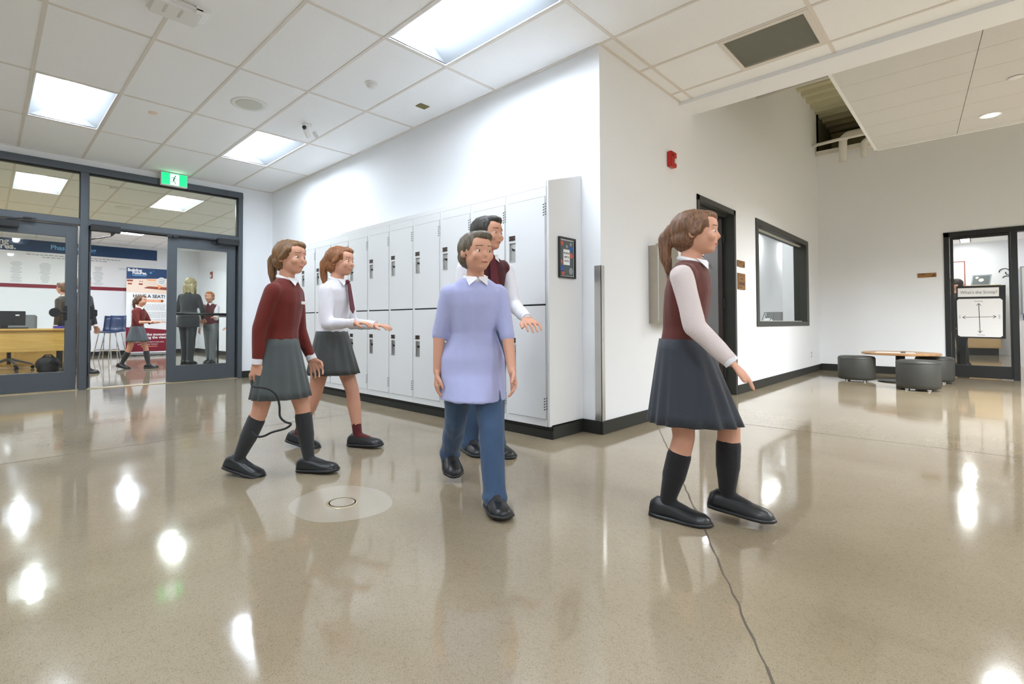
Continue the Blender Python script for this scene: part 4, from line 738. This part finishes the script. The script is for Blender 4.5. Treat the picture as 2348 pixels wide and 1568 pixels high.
# ------------------------------------------------------------------ people
def remesh(name, mb, material, parent, vox, smooth=6, fac=.5, noise_amp=0, noise_f=18, cut=None, label=None):
    me = bpy.data.meshes.new('tmp'); me.from_pydata(mb.v, [], mb.f); o = bpy.data.objects.new('tmp', me); sc.collection.objects.link(o)
    bm = bmesh.new(); bm.from_mesh(me); bmesh.ops.recalc_face_normals(bm, faces=bm.faces); bm.to_mesh(me); bm.free()
    r = o.modifiers.new('r', 'REMESH'); r.mode = 'VOXEL'; r.voxel_size = vox; s = o.modifiers.new('s', 'SMOOTH'); s.factor = fac; s.iterations = smooth
    dg = bpy.context.evaluated_depsgraph_get(); dg.update(); m2 = bpy.data.meshes.new_from_object(o.evaluated_get(dg)); bpy.data.objects.remove(o); bpy.data.meshes.remove(me)
    if noise_amp:
        for v in m2.vertices:
            p = v.co; k = noise.noise(Vector((p.x*noise_f*1.5, p.y*noise_f*1.5, p.z*noise_f*.35))); v.co = p+v.normal*k*noise_amp
    if cut:
        bm = bmesh.new(); bm.from_mesh(m2)
        for co, no in cut:
            g = bmesh.ops.bisect_plane(bm, geom=bm.verts[:]+bm.edges[:]+bm.faces[:], plane_co=co, plane_no=no, clear_outer=True)
            bmesh.ops.holes_fill(bm, edges=[e for e in bm.edges if e.is_boundary], sides=0)
        bm.to_mesh(m2); bm.free()
    m2.name = name; m2.materials.clear(); m2.materials.append(material)
    for p in m2.polygons: p.use_smooth = True
    o = bpy.data.objects.new(name, m2); sc.collection.objects.link(o); o.parent = parent
    if label: o['label'] = label
    return o
CM = {}
def cloth(c, r=.85): 
    if c not in CM: CM[c] = mat('cloth_%d_%d_%d' % c, c, r, bump=.25, bscale=160, sheen=.15, noise_amt=.08, nscale=9)
    return CM[c]
def hair_mat(c):
    k = 'hair_%d_%d_%d' % c
    if k in MATS: return MATS[k]
    m = bpy.data.materials.new(k); m.use_nodes = True; nt = m.node_tree; b = nt.nodes['Principled BSDF']
    tc = nt.nodes.new('ShaderNodeTexCoord'); mp = nt.nodes.new('ShaderNodeMapping'); mp.inputs['Scale'].default_value = (90, 90, 7)
    n = nt.nodes.new('ShaderNodeTexNoise'); n.inputs['Scale'].default_value = 1.6; n.inputs['Detail'].default_value = 5; n.inputs['Distortion'].default_value = .8
    r = nt.nodes.new('ShaderNodeValToRGB'); cl_ = lin(c); r.color_ramp.elements[0].position = .33; r.color_ramp.elements[0].color = tuple(v*.45 for v in cl_)+(1,); r.color_ramp.elements[1].position = .68; r.color_ramp.elements[1].color = tuple(min(1, v*1.5) for v in cl_)+(1,)
    bp = nt.nodes.new('ShaderNodeBump'); bp.inputs['Strength'].default_value = .6; bp.inputs['Distance'].default_value = .004
    nt.links.new(tc.outputs['Object'], mp.inputs[0]); nt.links.new(mp.outputs[0], n.inputs['Vector']); nt.links.new(n.outputs['Fac'], r.inputs[0]); nt.links.new(r.outputs[0], b.inputs['Base Color'])
    nt.links.new(n.outputs['Fac'], bp.inputs['Height']); nt.links.new(bp.outputs[0], b.inputs['Normal']); b.inputs['Roughness'].default_value = .5
    MATS[k] = m; return m
def person(label, loc, heading, H, top=(90, 22, 18), sleeve=None, sleeve_len='long', lower='skirt', lower_c=(58, 64, 64), hem=.30, sock=(30, 30, 32), sock_h=.24, shoe=(26, 27, 28), hair=(96, 66, 40), hair_style='pony',
           legs=((20, 8, 0), (-18, -35, -25)), arms=(None, None), lean=.03, turn=0, collar=True, tie=None, vox=.0065, tophem=None, child=True, skin=None, emblem=False, bag=False, jac=False):
    """legs: (thigh, shin, foot pitch) degrees forward for left, right; arms: ((upper dir), (fore dir)) for left, right"""
    t = thing('person', label, 'person', loc, heading); S = H; V = Vector
    hh = (.146 if child else .135)*H; skinm = skin or M['skin']
    HZ = .515*H; TL, SL = .245*H, .225*H; AN = .045*H
    J = {}
    low = 1e9; L = []
    for k, sgn in ((0, 1), (1, -1)):
        a, b_, fp = [math.radians(v) for v in legs[k]]
        hip = V((0, sgn*.047*H, 0)); kn = hip+V((math.sin(a), 0, -math.cos(a)))*TL; an = kn+V((math.sin(b_), 0, -math.cos(b_)))*SL
        fd = V((math.cos(fp), 0, math.sin(fp))); fu = V((-math.sin(fp), 0, math.cos(fp)))
        ball = an+fd*.085*H-fu*AN; heel = an-fd*.03*H-fu*AN; L.append([hip, kn, an, fd, fu]); low = min(low, ball.z-0.0, heel.z)
    dz = -low; 
    for l in L:
        for i in range(3): l[i] = l[i]+V((0, 0, dz))
    hz = dz; k_ = (hz)/HZ                                      # pelvis height after posing
    def tz(f): return hz+(f-.515)*H
    def tx(f): return lean*(f-.515)*H*1.0/.3
    sh = [V((tx(.80), s*.093*H, tz(.783))) for s in (1, -1)]; nb = V((tx(.83), 0, tz(.835))); hc = V((tx(.93)+.01*H, 0, tz(1.0)-hh*.50))
    ca, sa = math.cos(turn), math.sin(turn); rot = Matrix(((ca, -sa, 0), (sa, ca, 0), (0, 0, 1)))
    def hp(x, y, z): return hc+rot @ (V((x, y, z))*hh)
    AR = []
    for k, sgn in ((0, 1), (1, -1)):
        ua, fa = arms[k] or ((-.08, sgn*.16, -1), (.12, sgn*.05, -1))
        e = sh[k]+V(ua).normalized()*.165*H; wr_ = e+V(fa).normalized()*.14*H; AR.append((sh[k], e, wr_, V(fa).normalized()))
    # --- body, one surface
    b = MB()
    def torso(b, inf, z0=.47, z1=.84, ex=1.0, hipw=0):
        rings = []
        for f, rx, ry in ((.47, .058, .085), (.52, .066, .092), (.57, .060, .083), (.62, .056, .077), (.68, .061, .085), (.74, .064, .094), (.785, .056, .097), (.82, .042, .066), (.84, .032, .036)):
            if f < z0-.001 or f > z1+.001: continue
            w2 = hipw*max(0, (.62-f)/.15)
            rings.append([V((tx(f)+(rx*H*ex+inf)*math.cos(2*PI*j/24), (ry*H*ex+inf+w2)*math.sin(2*PI*j/24), tz(f))) for j in range(24)])
        b.loft(rings)
    torso(b, -.004)
    b.cap(nb-V((0, 0, .02*H)), hc-V((.10*hh, 0, .25*hh)), .034*H, .031*H)
    b.ell(hp(-.05, 0, .09), (.47*hh, .385*hh, .40*hh), 24, 16, rot); b.ell(hp(.06, 0, -.14), (.36*hh, .31*hh, .33*hh), 24, 14, rot); b.ell(hp(.20, 0, -.36), (.17*hh, .17*hh, .11*hh), 16, 10, rot)
    b.cap(hp(.38, 0, .03), hp(.435, 0, -.11), .032*hh, .050*hh); b.ell(hp(.39, 0, -.125), (.055*hh, .078*hh, .036*hh), 12, 8, rot); b.ell(hp(.33, 0, -.265), (.09*hh, .11*hh, .05*hh), 12, 8, rot); b.ell(hp(.16, 0, .16), (.27*hh, .31*hh, .25*hh), 18, 12, rot)
    b.cap(hp(.345, -.17, .09), hp(.345, .17, .09), .055*hh, .055*hh)
    for s in (1, -1): b.ell(hp(-.03, s*.385, -.04), (.085*hh, .035*hh, .125*hh), 12, 8, rot); b.ell(hp(.30, s*.19, -.12), (.11*hh, .10*hh, .11*hh), 12, 8, rot)
    for s_, e, wr_, fd in AR:
        b.cap(s_, e, .030*H, .0235*H); b.cap(e, wr_, .0235*H, .0155*H)
        # hand
        hl = .098*H; up = V((0, 0, 1)) if abs(fd.z) < .8 else V((1, 0, 0)); sd_ = fd.cross(up).normalized(); pn = sd_.cross(fd).normalized()
        if abs(fd.z) >= .8: sd_, pn = pn, sd_                  # hanging hands: palm faces the thigh
        hd = fd; inn = -1 if e.y > 0 else 1; pc = pn*(inn if (pn.y > 0) else -inn) if abs(fd.z) >= .8 else -V((0, 0, 1))
        q0 = wr_; q1 = wr_+hd*hl*.5
        for kx in (-.30, -.10, .10, .30): b.cap(q0+sd_*kx*hl*.5, q1+sd_*kx*hl*.80, .0078*H, .0072*H)
        for i, (kx, fl_) in enumerate(((-.33, .36), (-.11, .45), (.11, .48), (.33, .42))):
            a0 = q1+sd_*kx*hl*.92; a1 = a0+(hd+pc*.25).normalized()*hl*fl_*.55; a2 = a1+(hd+pc*1.0).normalized()*hl*fl_*.5
            b.cap(a0, a1, .0062*H, .0056*H, 10); b.cap(a1, a2, .0056*H, .0048*H, 10)
        t0 = wr_+hd*hl*.16+sd_*.20*hl; t1 = t0+(hd*.7+sd_*.8+pc*.4).normalized()*hl*.30; t2 = t1+(hd+sd_*.15+pc*.4).normalized()*hl*.24
        b.cap(t0, t1, .0085*H, .0068*H, 10); b.cap(t1, t2, .0068*H, .0056*H, 10)
    for hip, kn, an, fd, fu in L:
        b.cap(hip+V((0, 0, .01*H)), kn, .052*H, .033*H); b.cap(kn, kn+(an-kn)*.35, .033*H, .034*H); b.cap(kn+(an-kn)*.3, an, .034*H, .019*H); b.cap(an, an+fd*.06*H-fu*.02*H, .019*H, .018*H)
    remesh('body', b, skinm, t, vox*.9 if vox < .008 else vox, 3)
    # --- face
    for s in (1, -1):
        ey = obj('eye', MB().ell(hp(.338, s*.15, .0), (.055*hh, .058*hh, .030*hh), 14, 10, rot), M['eye'], t, local=True, smooth=True)
        obj('iris', MB().ell(hp(.378, s*.15, .0), (.018*hh, .026*hh, .027*hh), 10, 8, rot), M['iris'], ey, local=True, smooth=True)
    obj('mouth', MB().cap(hp(.380, -.078, -.262), hp(.402, 0, -.265), .012*hh, .022*hh, 8).cap(hp(.402, 0, -.265), hp(.380, .078, -.262), .024*hh, .016*hh, 8), M['lip'], t, local=True, smooth=True)
    hm = hair_mat(hair)
    obj('eyebrow', MB().cap(hp(.41, .08, .125), hp(.36, .235, .12), .014*hh, .010*hh, 8).cap(hp(.41, -.08, .125), hp(.36, -.235, .12), .014*hh, .010*hh, 8), hm, t, local=True, smooth=True)
    b = MB(); b.ell(hp(-.095, 0, .13), (.475*hh, .425*hh, .42*hh), 28, 18, rot)
    if hair_style == 'short':
        b.ell(hp(-.20, 0, -.10), (.34*hh, .39*hh, .30*hh), 20, 12, rot); b.ell(hp(.12, .05, .38), (.30*hh, .30*hh, .16*hh), 18, 10, rot)
    elif hair_style == 'pony':
        b.ell(hp(.13, .06, .355), (.29*hh, .31*hh, .15*hh), 18, 10, rot)
        b.ell(hp(-.20, 0, -.10), (.33*hh, .39*hh, .32*hh), 20, 12, rot)
        pts = [hp(-.55, 0, .18), hp(-.68, 0, -.05), hp(-.66, 0, -.45), hp(-.60, 0, -.85)]; rs = [.09*hh, .14*hh, .13*hh, .06*hh]
        for i in range(3): b.cap(pts[i], pts[i+1], rs[i], rs[i+1])
        for s in (1, -1): b.cap(hp(.22, s*.34, .22), hp(-.0, s*.40, -.05), .06*hh, .08*hh)
    else:
        b.ell(hp(.12, 0, .36), (.29*hh, .31*hh, .15*hh), 18, 10, rot)
        b.ell(hp(-.18, 0, -.25), (.38*hh, .44*hh, .5*hh), 20, 12, rot)
        for s in (-.3, 0, .3): b.cap(hp(-.30, s, -.2), hp(-.40, s*1.15, -1.15), .20*hh, .11*hh)
        for s in (1, -1): b.cap(hp(.18, s*.37, .2), hp(-.05, s*.45, -.8), .08*hh, .09*hh)
    o = remesh('hair', b, hm, t, vox*1.0, 2, noise_amp=.0045, noise_f=48)
    # --- clothes
    tm = cloth(top); smt = cloth(sleeve) if sleeve else tm
    th = tophem if tophem is not None else .50
    b = MB(); infl = .010 if not jac else .018; torso(b, infl, z0=th if th >= .47 else .47)
    if th < .47:
        rings = []
        for f in (.63, .60, .57, .54, .51, .48, .45, .42, th):
            if f < th: continue
            zz = tz(f); xs = []; g_ = min(1, (.64-f)/.11); g_ = g_*g_*(3-2*g_)
            for l in L:
                u_ = max(0, min(1, (l[0].z-zz)/(l[0].z-l[1].z+1e-6))); xs.append(l[0].x+(l[1].x-l[0].x)*u_)
            x1_ = max(max(xs)+.068*H+.014, .080*H+.014); x0_ = min(min(xs)-.066*H-.014, -.080*H-.014)
            xm = (x0_+x1_)/2*g_+tx(f)*(1-g_); xr = (x1_-x0_)/2*g_+(.058*H+.010)*(1-g_); yr = (.114*H+.016)*g_+(.080*H+.010)*(1-g_)
            rings.append([V((xm+xr*math.cos(2*PI*j/32)*(1+.015*math.sin(10*PI*j/32)), yr*math.sin(2*PI*j/32), zz)) for j in range(32)])
        b.loft(rings)
    def sleeves(b, full, extra=0):
        for s_, e, wr_, fd in AR:
            b.cap(s_-V((0, 0, .003*H)), e, .036*H+extra, .030*H+extra)
            if full: b.cap(e, wr_-fd*.012*H, .030*H+extra, .022*H+extra)
    if sleeve is None: sleeves(b, sleeve_len == 'long')
    else: 
        for s_, e, wr_, fd in AR: b.ell(s_+V((0, -math.copysign(.012*H, s_.y), 0)), (.044*H, .034*H, .044*H), 14, 10)
    remesh('jacket' if jac else ('sweater' if (sleeve is not None or (top[0] > 60 and top[2] < 60)) else 'shirt'), b, tm, t, vox*1.15, 9, noise_amp=.006, noise_f=13)
    if sleeve is not None:
        for s_, e, wr_, fd in AR:
            b = MB(); b.cap(s_, e if sleeve_len == 'long' else s_+(e-s_)*.75, .037*H, .033*H)
            if sleeve_len == 'long': b.cap(e, wr_-fd*.012*H, .032*H, .024*H)
            remesh('sleeve', b, smt, t, vox*1.1, 5, noise_amp=.004, noise_f=16)
    if sleeve_len == 'long' and collar:
        for s_, e, wr_, fd in AR: obj('cuff', MB().tube([wr_-fd*.018*H, wr_+fd*.004*H], [.0215*H, .0225*H], 18), cloth((225, 222, 225)), t, local=True, smooth=False)
    if collar:
        b = MB(); n = 20; P = [V((nb.x+.004*H+.037*H*math.cos(2*PI*j/n), .038*H*math.sin(2*PI*j/n), tz(.838)-.012*H*math.cos(2*PI*j/n))) for j in range(n)]
        b.tube(P, .0085*H, 10, closed=True)
        for s in (1, -1): b.add([V((tx(.82)+.050*H, s*.004*H, tz(.838))), V((tx(.82)+.030*H, s*.042*H, tz(.842))), V((tx(.80)+.064*H, s*.034*H, tz(.805))), V((tx(.82)+.056*H, s*.004*H, tz(.830)))], [(0, 1, 2, 3)])
        obj('collar', b, cloth((232, 230, 232)), t, local=True, smooth=True)
    if tie:
        b = MB().ell(V((tx(.82)+.060*H, 0, tz(.826))), (.012*H, .014*H, .012*H), 10, 8).fpoly(Fr(V((tx(.78)+.078*H+.006, 0, tz(.74))), (0, 1, 0), (-.16, 0, 1)), [(-.012*H, .08*H), (.012*H, .08*H), (.02*H, -.05*H), (0, -.07*H), (-.02*H, -.05*H)], 0, .006)
        obj('tie', b, cloth(tie), t, local=True)
    if emblem: obj('emblem', MB().fbox(Fr(V((tx(.74)+.058*H+.012, .04*H, tz(.735))), (0, 1, 0), (0, 0, 1)), -.03, -.006, 0, .03, .010, .008), M['paper'], t, local=True, label='small white chest mark')
    lm = cloth(lower_c)
    if lower == 'skirt':
        rings = []; n = 96; zt, zb = tz(.585), hem*H
        # the hem opens enough to clear both thighs
        fx = max(l[0].x+(l[1].x-l[0].x)*1.0 for l in L); bx_ = min(l[0].x+(l[1].x-l[0].x)*1.0 for l in L)
        fr_ = max(.10*H, fx+.045*H); br_ = max(.10*H, -bx_+.045*H)
        for i in range(9):
            u = i/8; z = zt+(zb-zt)*u; R = []
            for j in range(n):
                a = 2*PI*j/n; pl = 1+(.045*u)*math.cos(a*16); xr = (.060*H+.012)+((fr_ if math.cos(a) > 0 else br_)-.060*H-.012)*u**.9; yr = (.084*H+.010)+(.046*H)*u
                R.append(V((tx(.55)*(1-u)+xr*math.cos(a)*pl, yr*math.sin(a)*pl, z)))
            rings.append(R)
        obj('skirt', MB().loft(rings), lm, t, local=True, smooth=True)
    else:
        b = MB(); torso(b, .010, z0=.47, z1=.57)
        for hip, kn, an, fd, fu in L:
            b.cap(hip+V((0, 0, .01*H)), kn, .060*H+.006, .043*H+.005); b.cap(kn, an+(kn-an)*.08, .043*H+.005, .034*H+.008); b.cap(an+(kn-an)*.10, an-fu*.020*H, .036*H+.006, .037*H+.006).tube([an-fu*.022*H, an-fu*.008*H, an+(kn-an)*.05], [.038*H+.005, .041*H+.006, .036*H+.005], 18)
        remesh('trousers', b, lm, t, vox*1.15, 5, noise_amp=.006, noise_f=14, cut=None)
    if lower != 'skirt': sock_h = .12
    if True:
        for hip, kn, an, fd, fu in L:
            f = max(.1, min(1.0, (sock_h*H)/(SL+AN)*1.0)); top_ = an+(kn-an)*min(.97, (sock_h*H-AN)/SL)
            b = MB(); b.cap(an+(top_-an)*.55, top_, .0355*H, .037*H) if sock_h > .15 else None
            b.cap(an, an+(top_-an)*(.6 if sock_h > .15 else 1), .0225*H, .0355*H if sock_h > .15 else .026*H); b.cap(an, an+fd*.06*H-fu*.018*H, .0225*H, .020*H)
            remesh('sock', b, cloth(sock), t, vox*.95, 3)
    shm = mat('shoe_leather_%d' % shoe[0], shoe, .35)
    for hip, kn, an, fd, fu in L:                              # shoe lofted along the foot
        side = V((0, 1, 0)); rings = []; base = an-fu*AN
        for x, w_, h_, z_ in ((-.054, .010, .014, .012), (-.049, .026, .046, .0), (-.03, .031, .062, 0), (0, .031, .060, 0), (.03, .033, .052, 0), (.06, .037, .044, 0), (.09, .039, .038, 0), (.112, .035, .032, .001), (.126, .022, .022, .003), (.132, .008, .010, .006)):
            R = []
            for j in range(20):
                a = 2*PI*j/20; yy = math.cos(a)*w_*H; zz = (z_*H+h_*H*max(0, math.sin(a))**.8) if math.sin(a) > 0 else z_*H
                R.append(base+fd*x*H+side*yy+fu*zz)
            rings.append(R)
        s_ = obj('shoe', MB().loft(rings), shm, t, local=True, smooth=True)
        P = [base+fd*x*H+side*y*H+fu*.006*H for x, y in ((-.052, 0), (-.046, .025), (-.02, .032), (.03, .034), (.07, .039), (.105, .037), (.128, .016), (.133, 0), (.128, -.016), (.105, -.037), (.07, -.039), (.03, -.034), (-.02, -.032), (-.046, -.025))]
        obj('sole', MB().tube(P, .006*H, 8, closed=True).fpoly(Fr(base+fu*.001*H, fd, side), [(x*H, y*H) for x, y in ((-.05, 0), (-.045, .024), (-.02, .03), (.03, .032), (.07, .037), (.105, .035), (.13, 0), (.105, -.035), (.07, -.037), (.03, -.032), (-.02, -.03), (-.045, -.024))], 0, .008*H), M['blk'], s_, local=True, smooth=True)
    return t
D = math.radians
MAR = (104, 28, 18); WHT = (226, 224, 230)
person('girl in a maroon cardigan and grey skirt, leftmost walker before the lockers', (-.74, -2.13, 0), D(36), 1.30, top=MAR, hair=(120, 86, 52), hair_style='pony', lower_c=(74, 80, 80), hem=.325, sock=(46, 48, 50), sock_h=.235,
       legs=((20, 8, 3), (-14, -26, -12)), arms=(((.05, .10, -1), (.45, .0, -1)), ((-.34, -.10, -1), (-.06, .0, -1))), emblem=True, turn=-.2)
person('girl in a white shirt, maroon socks and dark skirt, holding both arms forward', (-1.08, -1.62, 0), D(28), 1.36, top=WHT, hair=(140, 88, 50), hair_style='pony', lower_c=(62, 64, 62), hem=.36, sock=(92, 26, 28), sock_h=.135,
       legs=((22, 8, 3), (-14, -26, -10)), arms=(((.15, .10, -1), (1, -.10, -.05)), ((.12, -.14, -1), (1, .12, .02))), tie=(92, 24, 34))
person('boy in a long pale lavender shirt and blue jeans striding toward the camera', (.245, -1.60, 0), D(-34), 1.28, top=(176, 180, 222), hair=(96, 84, 66), hair_style='short', lower='trousers', lower_c=(62, 86, 118), tophem=.385, collar=True,
       legs=((25, 12, 4), (-25, -42, -16)), arms=(((.2, .14, -1), (.5, .0, -1)), ((-.3, -.22, -1), (.02, -.06, -1))), sleeve_len='short', turn=.35, lean=.05)
person('taller boy in a maroon vest with white sleeves, behind the lavender shirt', (-.28, -.98, 0), D(-20), 1.50, top=(74, 22, 26), sleeve=WHT, sleeve_len='long', hair=(46, 40, 30), hair_style='short', lower='trousers', lower_c=(58, 80, 110),
       legs=((5, 2, 0), (-3, -6, 0)), arms=(((.3, .12, -1), (.9, -.1, -.4)), ((-.1, -.12, -1), (.4, .0, -1))), tie=(92, 24, 34), turn=.5)
person('girl in a maroon vest and dark skirt striding right past the dark door', (1.055, -1.135, 0), D(8), 1.31, top=(96, 44, 36), sleeve=(214, 200, 196), hair=(120, 84, 58), hair_style='pony', lower_c=(52, 56, 64), hem=.31, sock=(24, 22, 24), sock_h=.21,
       legs=((32, -2, -4), (4, -14, 0)), arms=(((-.30, .10, -1), (-.05, .0, -1)), ((.25, -.10, -1), (.75, .1, -.8))), turn=.1)
# front room people
HV = .012
person('girl in a maroon sweater walking past the banner in the doorway', (-8.85, -1.27, 0), D(45), 1.38, top=(104, 26, 18), sleeve_len='short', hair=(92, 64, 40), hair_style='pony', lower_c=(92, 98, 102), hem=.36, sock=(60, 62, 64), sock_h=.22,
       legs=((22, 10, 2), (-16, -28, -12)), arms=(((.45, .15, -1), (1, 0, .05)), ((.45, -.15, -1), (1, .05, .05))), vox=HV)
person('woman with long blonde hair in a black trouser suit, seen from behind', (-9.15, -.33, 0), D(140), 1.76, top=(34, 36, 38), hair=(150, 138, 98), hair_style='long', lower='trousers', lower_c=(36, 40, 44), tophem=.43, jac=True, child=False, collar=False,
       legs=((6, 2, 0), (-6, -8, 0)), arms=(((.1, .3, -1), (.5, -.2, -.6)), ((.1, -.3, -1), (.5, .2, -.5))), vox=HV)
person('red-haired boy in a maroon vest facing out through the closed glass leaf', (-9.35, .16, 0), D(-42), 1.50, top=(96, 40, 44), sleeve=WHT, hair=(176, 108, 58), hair_style='short', lower='trousers', lower_c=(120, 126, 128), legs=((8, 2, 0), (-6, -10, 0)), arms=(((.3, .1, -1), (1, .3, .1)), ((.1, -.12, -1), (.3, 0, -1))), tie=(80, 24, 30), vox=HV)
person('girl in a maroon sweater beside the red-haired boy', (-9.0, .66, 0), D(-80), 1.38, top=(110, 48, 50), hair=(130, 96, 60), hair_style='long', lower_c=(112, 118, 120), hem=.34, sock=(40, 40, 44), legs=((6, 2, 0), (-6, -10, 0)), arms=(((.2, .1, -1), (1, .2, -.2)), ((.1, -.12, -1), (.8, 0, -.5))), vox=HV)
person('adult in a dark suit half hidden behind the grey door mullion', (-8.45, -2.17, 0), D(45), 1.62, top=(44, 44, 48), hair=(150, 118, 84), hair_style='short', lower='trousers', lower_c=(40, 42, 46), jac=True, child=False, tophem=.44, legs=((8, 2, 0), (-8, -12, 0)), arms=(((.1, .15, -1), (.3, 0, -1)), ((.1, -.15, -1), (.4, .1, -1))), vox=HV)
person('person by the desk whose face shows at the edge of the left glass door', (-10.2, -2.17, 0), D(228), 1.62, top=(70, 62, 52), hair=(120, 84, 60), hair_style='short', lower='trousers', lower_c=(44, 46, 50), child=False, legs=((6, 2, 0), (-6, -8, 0)), vox=HV)
person('dark-haired person dressed in black standing behind the far glass door', (1.70, 9.6, 0), D(200), 1.62, top=(18, 20, 22), hair=(52, 44, 38), hair_style='short', lower='trousers', lower_c=(16, 18, 20), jac=True, child=False, collar=False, tophem=.40, legs=((4, 0, 0), (-4, -6, 0)), vox=HV)
# black cord swinging from the first girl's hand
_c = [(-.615, -2.225, .503), (-.587, -2.196, .492), (-.565, -2.172, .46), (-.557, -2.162, .41), (-.555, -2.16, .36), (-.539, -2.141, .333), (-.518, -2.12, .322), (-.535, -2.14, .30), (-.575, -2.19, .283), (-.61, -2.22, .262), (-.635, -2.247, .262), (-.65, -2.262, .285)]
_p = [Vector(v) for v in [(-.675, -2.305, .53), (-.635, -2.315, .505)]+[(x+.085, y-.082, z+.003) for x, y, z in _c]]; _q = []
for k in range(len(_p)-1):
    a, b, c, d = _p[max(0, k-1)], _p[k], _p[k+1], _p[min(len(_p)-1, k+2)]
    for u in (0, .25, .5, .75): _q.append(.5*((2*b)+(c-a)*u+(2*a-5*b+4*c-d)*u*u+(-a+3*b-3*c+d)*u**3))
tag(obj('hanging_cord', MB().tube(_q+[_p[-1]], .0055, 10), M['strap'], smooth=True), 'black looped cord hanging from the hand of the girl in the maroon cardigan', 'cord')
